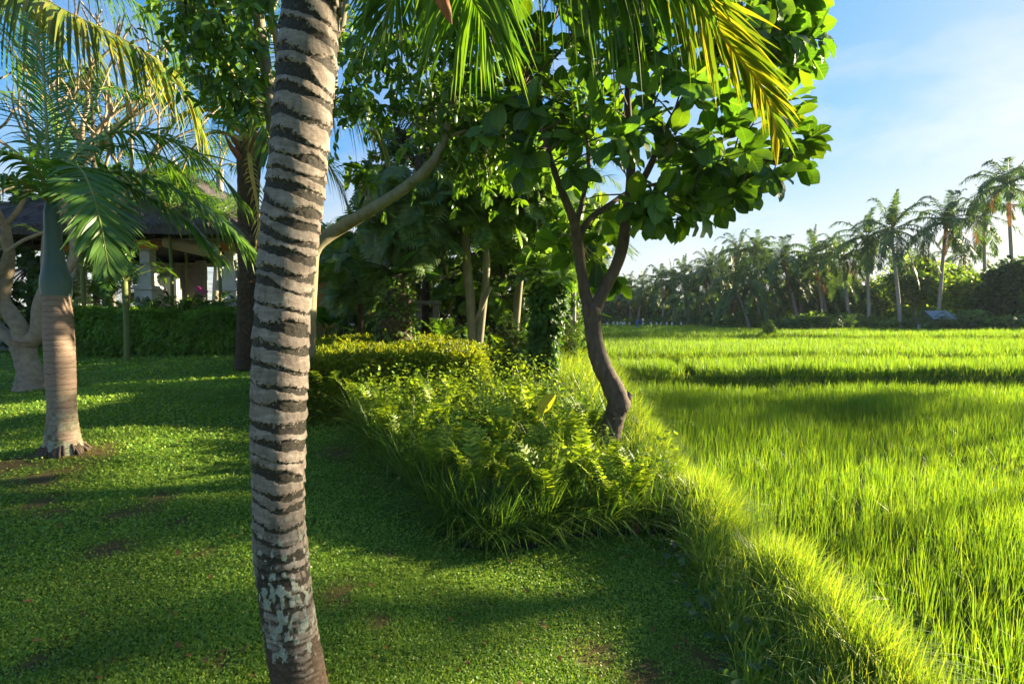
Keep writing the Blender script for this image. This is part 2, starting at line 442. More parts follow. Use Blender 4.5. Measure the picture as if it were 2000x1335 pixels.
# ---- lawn sheet: soil and thatch between the small leaves
def lawnmat():
    m, nt, N, L, out = newmat('lawn_turf')
    a = ramp(nt, [(.3, (.06, .125, .016)), (.62, (.12, .225, .028))], noise(nt, 34, 5, .75, coord(nt)))
    b = ramp(nt, [(.35, (.7,) * 3), (.7, (1.35, 1.2, 1.0))], noise(nt, 1.1, 4, .6, coord(nt)))
    c = mixc(nt, a, b, 1.0, 'MULTIPLY')
    at = N.new('ShaderNodeAttribute'); at.attribute_name = 'bare'
    br = ramp(nt, [(.3, (.07, .035, .018)), (.7, (.17, .1, .05))], noise(nt, 22, 5, .7, coord(nt)))
    c = mixc(nt, c, br, at.outputs['Fac'])
    pr = N.new('ShaderNodeBsdfPrincipled'); L.new(c, pr.inputs['Base Color']); pr.inputs['Roughness'].default_value = .9; pr.inputs['Specular IOR Level'].default_value = .1
    L.new(bump(nt, noise(nt, 60, 4, .8, coord(nt)), .9, .03), pr.inputs['Normal']); L.new(pr.outputs[0], out.inputs[0]); return m
M_turfbase = lawnmat()
BARE = [(G(px, py), r) for px, py, r in [(165, 880, .3), (90, 930, .32), (200, 885, .2), (310, 970, .17), (262, 1000, .2), (75, 985, .2), (100, 1000, .17), (210, 1075, .16), (355, 1020, .1), (400, 1080, .09),
                                         (660, 885, .22), (650, 1160, .16), (760, 1080, .1), (60, 1300, .14), (1160, 1270, .2), (1380, 1290, .2), (740, 1210, .1), (0, 915, .3), (430, 1290, .1), (1260, 1320, .16), (560, 1080, .1)]]
def bare(x, y):
    b = np.zeros(np.shape(x))
    for q, r in BARE:
        d = np.hypot(x - q[0], (y - q[1]) * .8) / r
        b = np.maximum(b, np.clip(1.25 - d + 1.1 * (fbm(x * 6, y * 6, 3) - .5), 0, 1))
    return b * .85

def grid_sheet(name, xs, ys, zf, mat, smooth=True, att=None):
    X, Y = np.meshgrid(xs, ys); Zv = zf(X, Y)
    idx = np.arange(X.size).reshape(X.shape)
    F = np.stack([idx[:-1, :-1], idx[:-1, 1:], idx[1:, 1:], idx[1:, :-1]], -1).reshape(-1, 4)
    mb = MB(); kw = {}
    if att: kw = {k: f(X, Y).ravel() for k, f in att.items()}
    mb.add(np.stack([X, Y, Zv], -1).reshape(-1, 3), F, 0, smooth, **kw)
    o = mb.build(name, mat); o['kind'] = 'structure'; return o
xs = np.concatenate([np.linspace(-60, -9, 18)[:-1], np.linspace(-9, 4.6, 171)])
ys = np.concatenate([np.linspace(-6, 1, 12)[:-1], np.linspace(1, 12, 131), np.linspace(12, 60, 50)[1:]])
grid_sheet('lawn', xs, ys, lambda x, y: H(x, y), M_turfbase, att={'bare': bare})
far = lambda x, y: -1.02 + 1.27 * sstep(40, 47, y + .35 * np.clip(x - 10, 0, 100) * 0) - .0 * x + .3 * (fbm(x * .03, y * .03, 2) - .5) * sstep(60, 90, y)
grid_sheet('terrain', np.linspace(-900, 900, 91), np.concatenate([np.linspace(-60, 40, 12), np.linspace(42, 60, 10), np.linspace(70, 1400, 40)]), far, M_field)

# ------------------------------------------------------------------ rice terraces
def terrace(name, poly, z, zlow, mat=M_mud):
    """flat paddy floor with its earth bund face"""
    mb = MB(); poly = np.array(poly, float); n = len(poly)
    top = np.c_[poly, np.full(n, z)]; bot = np.c_[poly, np.full(n, zlow)]
    i = np.arange(n); j = (i + 1) % n
    mb.add(np.vstack([top, bot]), np.stack([i, i + n, j + n, j], 1))
    cx = top.mean(0); mb.add(np.vstack([top, cx]), np.stack([i, j, np.full(n, n)], 1))
    o = mb.build(name, mat); o['kind'] = 'structure'; return o
T1 = [(1.95, -4), (30, -4), (30, 15.2), (2.7, 15.2), (2.35, 9)]
T2a = [(2.6, 15.3), (5.25, 15.3), (5.5, 18.3), (2.8, 18.3)]
T2b = [(5.6, 15.25), (46, 15.6), (46, 18.5), (5.95, 18.3)]
T3 = [(2.9, 18.9), (60, 19.2), (80, 30.3), (3.6, 30.3)]
T4 = [(3.6, 30.6), (80, 30.9), (90, 41.5), (3.0, 41.5)]
Z1, Z2, Z3, Z4 = -.55, -.12, .15, .42
terrace('paddy', T1, Z1, -1.2); terrace('paddy', T2a, Z2, -1.2); terrace('paddy', T2b, Z2 + .03, -1.2); terrace('paddy', T3, Z3, -1.2); terrace('paddy', T4, Z4, -1.2)
T5 = [(-4, 50), (26, 50), (30, 62), (-4, 62)]; T6 = [(-4, 62.5), (24, 62.5), (30, 86), (-4, 86)]
terrace('paddy', T5, .28, -1); terrace('paddy', T6, .42, -1)

def rice(name, poly, z, h, spacing, nb, seg, w, label, mat, lod=None, edge=True):
    poly = np.array(poly); lo = poly.min(0); hi = poly.max(0)
    nx = int((hi[0] - lo[0]) / spacing); ny = int((hi[1] - lo[1]) / spacing)
    X, Y = np.meshgrid(lo[0] + (np.arange(nx) + .5) * spacing, lo[1] + (np.arange(ny) + .5) * spacing)
    X = (X + rng.normal(0, spacing * .22, X.shape)).ravel(); Y = (Y + rng.normal(0, spacing * .22, Y.shape)).ravel()
    k = inpoly(X, Y, poly) & (np.abs(X) < np.maximum(Y, 0) * 1.12 + 2.2)
    X = X[k]; Y = Y[k]
    hh = h * (1 + .32 * (fbm(X * .45 + 5, Y * .45, 3) - .5) * 2 + rng.normal(0, .13, len(X)))
    rep = np.full(len(X), nb)
    i = np.repeat(np.arange(len(X)), rep); m = len(i)
    ox = rng.normal(0, spacing * .14, (m, 2)); base = np.c_[X[i] + ox[:, 0], Y[i] + ox[:, 1], np.full(m, z)]
    mb = MB()
    d = np.hypot(base[:, 0], base[:, 1])
    blades(mb, base, hh[i] * rng.uniform(.6, 1.12, m), np.arctan2(ox[:, 1], ox[:, 0]) + rng.normal(0, .5, m), rng.uniform(.02, .17, m), np.clip(rng.exponential(.11, m), 0, .7), w * rng.uniform(.7, 1.3, m) * np.clip(d / 9, 1, 3), seg)
    return tag(mb.build(name, mat), label, 'rice', kind='stuff')
sub = lambda p, y0, y1: [(min(x, 30), min(max(y, y0), y1)) for x, y in p]
N1 = [(2.2, 1.2), (8, 1.2), (9, 6.5), (2.35, 6.5)]
rice('rice_field', [(2.08, 1.0), (9.5, 1.0), (9.5, 6.6), (2.25, 6.6)], Z1, .37, .13, 17, 3, .0095, 'tall bright green rice blades nearest the camera beside the grassy bank', M_rice)
rice('rice_field', [(2.3, 6.6), (20, 6.6), (20, 15.1), (2.65, 15.1)], Z1, .37, .15, 13, 3, .0105, 'broad bright rice paddy half in shadow behind the nearest rice', M_rice)
rice('rice_field', T2a, Z2, .43, .13, 11, 3, .011, 'small square block of rice standing just right of the fig trunk', M_rice2)
rice('rice_field', T2b, Z2 + .03, .43, .14, 10, 3, .012, 'long raised strip of rice with a dark front edge', M_rice2)
rice('rice_field', T3, Z3, .43, .19, 9, 2, .012, 'wide sunlit yellow green rice terrace behind the raised strip', M_rice2)
rice('rice_field', T4, Z4, .46, .26, 9, 2, .016, 'dark green rice terrace at the foot of the palm grove', M_rice2)
rice('rice_field', T5, .28, .45, .4, 7, 2, .03, 'distant pale rice terrace on the left before the grove', M_rice2)
rice('rice_field', T6, .42, .45, .5, 7, 2, .04, 'farthest rice terrace with white flags along its edge', M_rice2)

def bund_grass(y0, y1, x0, x1, z0, z1, n, h, label):
    mb = MB(); X = rng.uniform(x0, x1, n) if x1 < 30 else x0 + (x1 - x0) * rng.random(n) ** 1.3
    nb = 9; i = np.repeat(np.arange(n), nb); m = len(i); f = rng.random(m)
    b = np.c_[X[i] + rng.normal(0, .06, m), y0 + (y1 - y0) * f + rng.normal(0, .03, m), z0 + (z1 - z0) * f]
    blades(mb, b, h * rng.uniform(.5, 1.2, m) * (.7 + .6 * fbm(X * .8, X * 0 + y0, 3))[i], rng.normal(-PI / 2, 1.1, m), rng.uniform(.05, .45, m), np.clip(rng.exponential(.35, m), 0, 1), .016 * rng.uniform(.6, 1.4, m), 3)
    tag(mb.build('bund_grass', M_bank), label, 'grass', kind='stuff')
bund_grass(15.02, 15.3, 2.6, 40, Z1, Z2 - .02, 1500, .26, 'ragged grass on the low bund in front of the raised rice strip')
bund_grass(18.55, 18.95, 2.8, 50, Z2 + .05, Z3, 1300, .3, 'ragged grass on the bund behind the raised rice strip')
bund_grass(30.3, 30.8, 3.0, 70, Z3, Z4, 1300, .4, 'ragged grass along the far terrace bund')
# ------------------------------------------------------------------ planting areas (plan view)
def gx(px, py): q = G(px, py); return (q[0], q[1])
BED = [gx(612, 758), gx(690, 835), gx(760, 930), gx(850, 1040), gx(900, 1072), gx(1000, 1082), gx(1120, 1052), gx(1330, 1042), (1.75, 5.2), (1.6, 6.4), (1.15, 7.4), (.55, 8.0), (-.5, 8.5), (-1.6, 8.2), (-3.2, 7.2)]
HEDGE = [(-3.3, 7.1), (-2.9, 7.0), (-1.9, 7.6), (-.95, 8.3), (-.55, 8.9), (-.6, 10.4), (-1.3, 11.6), (-3.4, 11.4), (-4.1, 9.4)]
BANK = [(1.12, 1.6), (1.22, 2.6), (1.36, 3.5), (1.5, 4.6), (1.62, 5.4), (1.3, 6.8), (1.0, 8.0), (.75, 9.3), (.85, 11), (1.1, 13), (1.6, 17.5), (3.0, 17.5), (2.75, 14), (2.3, 9), (2.02, 6), (1.9, 3.5), (1.84, 1.4)]
LH = [gx(130, 692), gx(470, 692), (-7.2, 16.5), (-15.5, 17.5)]

# lawn cover: small round leaves, thinner with distance, none on the worn patches
def lawn_cover():
    mb = MB(); n = 520000
    u = rng.random(n); d = 1 / (1 / 1.75 + (1 / 24 - 1 / 1.75) * u)
    x = rng.uniform(-1.75, 1.25, n) * d; y = d
    k = (x < 2.0) & (x < 1.25 + .35 * sstep(2, 5, y) + 9 * (y > 5)) & ~inpoly(x, y, BED) & ~inpoly(x, y, HEDGE) & ~inpoly(x, y, BANK) & ~inpoly(x, y, LH) & (x < .62 + .1 * (y - 9) + 9 * (y < 7))
    k &= rng.random(n) > bare(x, y) * 1.1
    k &= rng.random(n) < .55 + .9 * (fbm(x * 2.2, y * 2.2, 3))
    x = x[k]; y = y[k]; m = len(x)
    z = H(x, y)
    s = np.maximum(.0125, .0044 * y) * rng.uniform(.6, 1.4, m)
    dr = nrm(np.c_[rng.normal(0, 1, (m, 2)), rng.uniform(-.1, 1.1, m)])
    nn = nrm(np.c_[rng.normal(0, .5, (m, 2)), np.full(m, 1.0)])
    T = (np.array([(0, 0, 0), (-.42, .5, .1), (0, 1, 0), (.42, .5, .1)]), np.array([(0, 1, 2, 3)]))
    inst(mb, T, np.c_[x, y, z + rng.uniform(0, .012, m)], dr, nn, s)
    # fine upright grass blades between
    j = rng.random(m) < .3
    b = np.c_[x[j], y[j], z[j]]; q = len(b)
    blades(mb, b, rng.uniform(.015, .04, q) * np.clip(b[:, 1] / 4, 1, 2), rng.uniform(0, 6.28, q), rng.uniform(.1, .6, q), rng.uniform(0, .4, q), .004 * np.clip(b[:, 1] / 3, 1, 4), 2)
    tag(mb.build('lawn_grass', M_lawn), 'low broad leaved grass covering the sloping garden lawn', 'grass', kind='stuff')
lawn_cover()

def scatter(poly, n):
    poly = np.array(poly); lo = poly.min(0); hi = poly.max(0); X = np.zeros(0); Y = np.zeros(0)
    while len(X) < n:
        x = rng.uniform(lo[0], hi[0], n * 2); y = rng.uniform(lo[1], hi[1], n * 2); k = inpoly(x, y, poly)
        X = np.r_[X, x[k]]; Y = np.r_[Y, y[k]]
    return X[:n], Y[:n]

# tall grass on the bank
def bank_grass():
    mb = MB()
    poly = np.array(BANK)
    X, Y = scatter(BANK, 3600)
    k = rng.random(len(X)) < np.clip(4.5 / Y, .35, 1); X = X[k]; Y = Y[k]
    X = np.r_[X, rng.normal(1.84, .06, 900)]; Y = np.r_[Y, 1.6 + 6 * rng.random(900) ** 1.3]
    cl = len(X); nb = 17
    i = np.repeat(np.arange(cl), nb); m = len(i)
    hc = (.36 + .32 * sstep(6, 10, Y) + .2 * (fbm(X * 1.5, Y * 1.5, 2) - .5) * 2) * (1 - .5 * sstep(.55, .0, X - 1.2) * (Y < 5.5))
    # fringe grows shorter towards the lawn hollow
    az = np.where(rng.random(m) < .45, rng.normal(.2, .6, m), rng.uniform(0, 6.28, m))
    b = np.c_[X[i] + rng.normal(0, .035, m), Y[i] + rng.normal(0, .035, m), np.zeros(m)]; b[:, 2] = H(b[:, 0], b[:, 1]) - .01
    blades(mb, b, hc[i] * rng.uniform(.55, 1.25, m), az, rng.uniform(.05, .32, m), np.clip(rng.exponential(.42, m), .05, 1.3), .0085 * rng.uniform(.5, 1.5, m) * np.clip(Y[i] / 5, 1, 2.2), 5)
    tag(mb.build('bank_grass', M_bank), 'long fine lime grass arching over the bank between lawn and rice', 'grass', kind='stuff')
bank_grass()
def bank_weeds():
    mb = MB()
    X = rng.uniform(1.0, 1.75, 900); Y = rng.uniform(1.8, 5.6, 900)
    X = X + .1 * (Y - 2); n = len(X)
    p = np.c_[X, Y, H(X, Y) + rng.uniform(.0, .16, n)]
    d = rdir(n); d[:, 2] = np.abs(d[:, 2]) * .6
    inst(mb, LEAF_R, p, d, np.c_[rng.normal(0, .3, (n, 2)), np.ones(n)], rng.uniform(.03, .075, n))
    tag(mb.build('bank_weeds', M_dark), 'dark round leaved weeds low on the lawn side of the bank', 'weeds', kind='stuff')
bank_weeds()

# soil under the planting bed
xb = np.linspace(-3.6, 2.0, 70); yb = np.linspace(3.8, 9, 64)
X, Y = np.meshgrid(xb, yb); K = inpoly(X, Y, BED)
mb = MB(); idx = np.arange(X.size).reshape(X.shape); q = K[:-1, :-1]
F = np.stack([idx[:-1, :-1], idx[:-1, 1:], idx[1:, 1:], idx[1:, :-1]], -1)[q]
mb.add(np.stack([X, Y, H(X, Y) + .012], -1).reshape(-1, 3), F, 0, True)
mb.build('bed_soil', M_soil, kind='structure')

# strap grass filling the bed
def turf():
    mb = MB()
    X, Y = scatter(BED, 300); k = np.hypot(X - 1.25, Y - 6.1) > .5; X = X[k]; Y = Y[k]
    # a dense dark fringe along the lawn edge
    e = np.array(BED[1:8]); sg = np.diff(e, axis=0); t = rng.random(260) * len(sg); i = t.astype(int); f = (t - i)[:, None]
    ed = e[i] * (1 - f) + e[i + 1] * f
    inn = nrm(np.array([-.2, 6.6]) - ed) * rng.uniform(.02, .45, (260, 1)); ed = ed + inn
    X = np.r_[X, ed[:, 0]]; Y = np.r_[Y, ed[:, 1]]
    nb = 30; i = np.repeat(np.arange(len(X)), nb); m = len(i)
    hc = .42 + .2 * rng.random(len(X)) + .12 * sstep(4.6, 6.2, Y); hc[-260:] *= .95
    b = np.c_[X[i] + rng.normal(0, .03, m), Y[i] + rng.normal(0, .03, m), np.zeros(m)]; b[:, 2] = H(b[:, 0], b[:, 1]) + .01
    blades(mb, b, hc[i] * rng.uniform(.5, 1.25, m), rng.uniform(0, 6.28, m), rng.uniform(.1, .55, m), np.clip(rng.exponential(.45, m), .05, 1.25), .0125 * rng.uniform(.5, 1.3, m), 5)
    tag(mb.build('strap_grass', M_turf), 'dark arching strap leaved grass filling the planting bed', 'ground cover', kind='stuff')
turf()
def bedweeds():
    mb = MB(); X, Y = scatter(BED, 1300)
    k = (Y > 4.9) & (np.hypot(X - 1.25, Y - 6.1) > .75) ; X = X[k]; Y = Y[k]; n = len(X)
    z = H(X, Y)
    nl = 9; i = np.repeat(np.arange(n), nl); m = len(i)
    p = np.c_[X[i] + rng.normal(0, .05, m), Y[i] + rng.normal(0, .05, m), z[i] + rng.uniform(.15, .75, m) * (.6 + .5 * rng.random(n) + .3 * sstep(5.6, 7.2, Y))[i]]
    d = rdir(m); d[:, 2] = d[:, 2] * .5 + .1
    inst(mb, LEAF_R, p, d, np.c_[rng.normal(0, .4, (m, 2)), np.ones(m)], rng.uniform(.025, .07, m), wide=.8)
    tag(mb.build('bed_weeds', M_fern), 'mixed small leaved yellow green weeds growing through the bed', 'weeds', kind='stuff')
bedweeds()

# ferns: each one a plant of arching fronds
def fern_mesh(nf, L, spread, seed, o):
    mb = MB()
    for k in range(nf):
        a = 2 * PI * k / nf + rng.normal(0, .3); l = L * rng.uniform(.7, 1.15); sp = spread * rng.uniform(.5, 1.2)
        h = np.array([math.cos(a), math.sin(a), 0])
        pts = [o + h * .02, o + h * sp * .25 * l + Z * l * .45, o + h * sp * .65 * l + Z * l * .78, o + h * sp * 1.1 * l + Z * l * .8]
        c = curve(pts, 24); tube(mb, c, np.linspace(.004, .0012, 24), 4, 1, False)
        T = nrm(np.gradient(c, axis=0)); S = nrm(np.cross(T, Z + 1e-4)); N = np.cross(S, T)
        u = np.linspace(.1, .99, 30); ii = np.clip((u * 23).astype(int), 0, 22)
        ln = .07 * (L / .6) * (np.sin(PI * (u * .86 + .1)) ** .7)
        for sg in (-1, 1):
            inst(mb, (np.array([(-.12, 0, 0), (-.15, .5, .03), (0, 1, -.06), (.15, .5, .03), (.12, 0, 0)]), np.array([(0, 1, 3, 4)]), np.array([(1, 2, 3)])),
                 c[ii] + T[ii] * .002, nrm(S[ii] * sg + T[ii] * .35 + N[ii] * .15 + rng.normal(0, .1, (30, 3))), N[ii], ln)
    return mb
FL = 'arching green sword fern among strap grass in the planting bed'
protos = []
def fern_at(px, py, d, k, label=None, sc=1.0, z=None):
    q = P(px, py, d); loc = (q[0], q[1], float(H(q[0], q[1])) + (z or .02))
    if k >= len(protos):
        r = thing('sword_fern', label or FL, 'fern', loc, 'ferns in the planting bed')
        fern_mesh([10, 12, 9][k % 3], [.82, .75, .95][k % 3], [.5, .6, .35][k % 3], k, np.array(loc)).build('fronds', [M_fern, M_petiole], r, loc=loc)
        protos.append(r); return r
    return dup(protos[k % len(protos)], loc, rng.uniform(0, 6.28), sc, label or FL, 'ferns in the planting bed')
spots = [(640, 800, 7.3), (700, 790, 7.2), (960, 960, 4.9), (740, 830, 6.6), (800, 820, 6.6), (860, 860, 6.2), (900, 900, 5.6), (850, 960, 5.0), (930, 1000, 4.6), (1010, 1000, 4.7), (1080, 990, 4.8), (1130, 970, 4.9), (1180, 960, 5.1),
         (1060, 930, 5.4), (980, 900, 5.7), (1120, 900, 5.8), (1240, 970, 4.9), (890, 830, 6.9), (760, 870, 6.0), (950, 850, 6.6), (1040, 870, 6.3), (820, 780, 7.4), (1200, 1010, 4.7), (1070, 1030, 4.55), (670, 770, 7.6), (1150, 860, 6.4), (1000, 830, 7.0), (790, 900, 5.6)]
for k, (px, py, d) in enumerate(spots):
    lab = None
    if k == 0: lab = 'yellow green fern at the left tip of the bed beside the palm trunk'
    if k == 2: lab = 'tall upright pale fern frond cluster at the middle of the bed'
    fern_at(px, py, d, k, lab, rng.uniform(.8, 1.15))

def leaf_plant(name, label, cat, loc, n, L, tpl, mat, stem=.25, tilt=(.3, 1.0), wide=1.0, lift=.0, group=None, smat=None, droop=.25, part='leaves'):
    """a clump of big leaves on stalks from one root"""
    r = thing(name, label, cat, tuple(loc), group); mb = MB()
    loc = np.array(loc)
    for k in range(n):
        a = 2.4 * k + rng.normal(0, .3); tl = rng.uniform(*tilt)
        h = np.array([math.cos(a), math.sin(a), 0]); u = nrm(h * math.sin(tl) + Z * math.cos(tl))
        l = L * rng.uniform(.7, 1.2); b = loc + h * .03
        e = b + u * stem * rng.uniform(.7, 1.3) + Z * lift * k / n
        tube(mb, curve([b, (b + e) / 2 + Z * .02, e], 6), np.linspace(.014, .008, 6) * (L / .6), 5, 1, False)
        ld = nrm(u + h * .35 - Z * droop * rng.uniform(.3, 1.4))
        inst(mb, tpl, e, ld, nrm(Z - h * .6 * math.cos(tl) + rng.normal(0, .15, 3)), l, wide=wide)
    mb.build(part, [mat, smat or M_petiole], r, loc=loc); return r
q = ground(*P(1030, 900, 5.9)[:2]); leaf_plant('taro', 'single arrow shaped leaf tinted yellow as if sunlit standing at the back of the bed', 'plant', q, 2, .3, LEAF_R, M_yel, .5, (.1, .3))
q = ground(*P(1000, 870, 6.6)[:2])
def young_shrub(name, label, loc, h, n, L, mat, group=None):
    r = thing(name, label, 'plant', tuple(loc), group); loc = np.array(loc); mb = MB(); st = MB()
    for k in range(3):
        a = rng.uniform(0, 6.28); e = loc + np.array([math.cos(a) * .12, math.sin(a) * .12, h * rng.uniform(.8, 1.1)])
        c, T = tube(st, curve([loc, (loc + e) / 2 + rng.normal(0, .02, 3), e], 12), np.linspace(.009, .004, 12), 5)
        t = rng.uniform(.35, 1, n); ii = (t * 11).astype(int); d = rdir(n); d[:, 2] = np.abs(d[:, 2]) * .5
        inst(mb, LEAF, c[ii], d, np.c_[rng.normal(0, .4, (n, 2)), np.ones(n)], L * rng.uniform(.6, 1.2, n), wide=1.5)
    st.build('stem', M_petiole, r, loc=loc); mb.build('leaves', mat, r, loc=loc); return r
young_shrub('seedling', 'slim young shoot with rounded leaves rising above the bed', q, .75, 16, .11, M_fern)
q = ground(*P(1330, 1035, 4.7)[:2]); young_shrub('seedling', 'small weed with four broad leaves at the corner of the lawn hollow', q, .22, 4, .13, M_bush)
q = ground(*P(815, 800, 7.4)[:2]); young_shrub('seedling', 'pale leafy rosette shoot in front of the golden hedge', q, .6, 18, .16, M_fern)
q = ground(*P(1190, 1000, 5.0)[:2]); leaf_plant('withered_plant', 'brown withered leaves drooping at the front of the bed near the fig', 'plant', q, 7, .2, LEAF, M_dead, .22, (.5, 1.3), 1.3, droop=1.0)

# ------------------------------------------------------------------ hedges
def hedge(label, poly, ztop, mat, nleaf, L, droopy, core=M_dark, hgt=None):
    poly = np.array(poly); c = poly.mean(0); q = (c[0], c[1], float(H(*c)))
    r = thing('hedge', label, 'hedge', q); 
    n = len(poly); per = np.vstack([poly, poly[:1]])
    cu = curve(np.c_[np.vstack([poly, poly[:1]]), np.zeros(n + 1)], 120)[:, :2]
    # leafy mass: rounded rings from the ground to the top
    mb = MB(); rings = [(0, 1.0), (.4, 1.02), (.75, 1.0), (.93, .94), (1.0, .78), (1.02, .4), (1.02, .02)]
    V = []
    for f, s in rings:
        p = c + (cu[:-1] - c) * (s * .93)
        g = H(p[:, 0], p[:, 1]); zt = ztop(p[:, 0], p[:, 1])
        V.append(np.c_[p, g + (zt - .06 - g) * f + .08 * (fbm(p[:, 0] * 3, p[:, 1] * 3 + f * 5, 2) - .5)])
    V = np.array(V); m = V.shape[1]; idx = np.arange(V.shape[0] * m).reshape(-1, m)
    F = np.stack([idx[:-1], np.roll(idx[:-1], -1, 1), np.roll(idx[1:], -1, 1), idx[1:]], -1).reshape(-1, 4)
    mb.add(V.reshape(-1, 3), F, 0, True); mb.build('branch_mass', core, r, loc=q)
    # sprays
    mb = MB()
    ns = int(nleaf * .55); t = rng.random(ns) * (len(cu) - 1); i = t.astype(int); f = (t - i)[:, None]
    p = cu[i] * (1 - f) + cu[i + 1] * f; hf = rng.random(ns) ** .7
    inset = 1 - .13 * hf ** 4 - rng.random(ns) * .03
    p = c + (p - c) * inset[:, None]
    tg = nrm(cu[i + 1] - cu[i]); out = np.c_[tg[:, 1], -tg[:, 0]]; sgn = np.sign(((p - c) * out).sum(1)); out = out * sgn[:, None]
    g = H(p[:, 0], p[:, 1]); z = g + (ztop(p[:, 0], p[:, 1]) - g) * hf + rng.normal(0, .03, ns)
    pos = np.c_[p, z]; nr = np.c_[out, np.full(ns, .25)]
    nt = nleaf - ns; X, Y = scatter(cu, nt)
    pt = np.c_[X, Y, ztop(X, Y) + rng.normal(0, .035, nt) + .08 * (fbm(X * 2.5, Y * 2.5, 2) - .5)]
    pos = np.vstack([pos, pt]); nr = nrm(np.vstack([nr, np.c_[rng.normal(0, .35, (nt, 2)), np.ones(nt)]]))
    # each spray: a short drooping stem with narrow leaflets
    N = len(pos); d0 = nrm(nr + rng.normal(0, .45, (N, 3)) + Z * .25)
    for k in range(7):
        s = (k + .5) / 7
        q2 = pos - nr * .05 + d0 * (L * s)[..., None] if np.ndim(L * s) else pos - nr * .05 + d0 * L * s
        q2 = q2 - Z * (droopy * L * s * s)
        d = nrm(d0 - Z * 2 * droopy * s * .6 + rng.normal(0, .45, (N, 3)))
        inst(mb, LEAF_S, q2, d, nrm(nr + rng.normal(0, .5, (N, 3))), L * .36 * rng.uniform(.7, 1.3, N), wide=.55)
    mb.build('foliage', mat, r, loc=q); return r
hedge('clipped golden hedge with sunlit rounded end behind the fern bed', HEDGE, lambda x, y: 1.03 + .03 * (y - 8) + .2 * (fbm(x * 1.1, y * 1.1, 2) - .5) - .12 * sstep(-1.6, -.6, x) + 0 * x, M_hedgey, 13500, .2, .3, M_hedge)
hedge('long dark green feathery hedge below the pavilion pillars', LH, lambda x, y: 1.72 + .35 * (fbm(x * .7, y * .5, 2) - .5), M_hedge, 11500, .45, .9)

# dead leaves lying about on the lawn
mb = MB(); n = 260; d = 1 / (1 / 1.8 + (1 / 15 - 1 / 1.8) * rng.random(n)); x = rng.uniform(-1.1, .75, n) * d
k = ~inpoly(x, d, BED) & ~inpoly(x, d, HEDGE) & (x < 1.1); x = x[k]; d = d[k]; n = len(x)
inst(mb, LEAF, np.c_[x, d, H(x, d) + .022], nrm(np.c_[rng.normal(0, 1, (n, 2)), rng.normal(0, .15, n)]), np.c_[rng.normal(0, .35, (n, 2)), np.ones(n)], rng.uniform(.02, .045, n) * (1 + .06 * d), wide=1.3)
tag(mb.build('fallen_leaves', M_dead), 'dry brown leaves scattered over the lawn', 'leaf litter', kind='stuff')
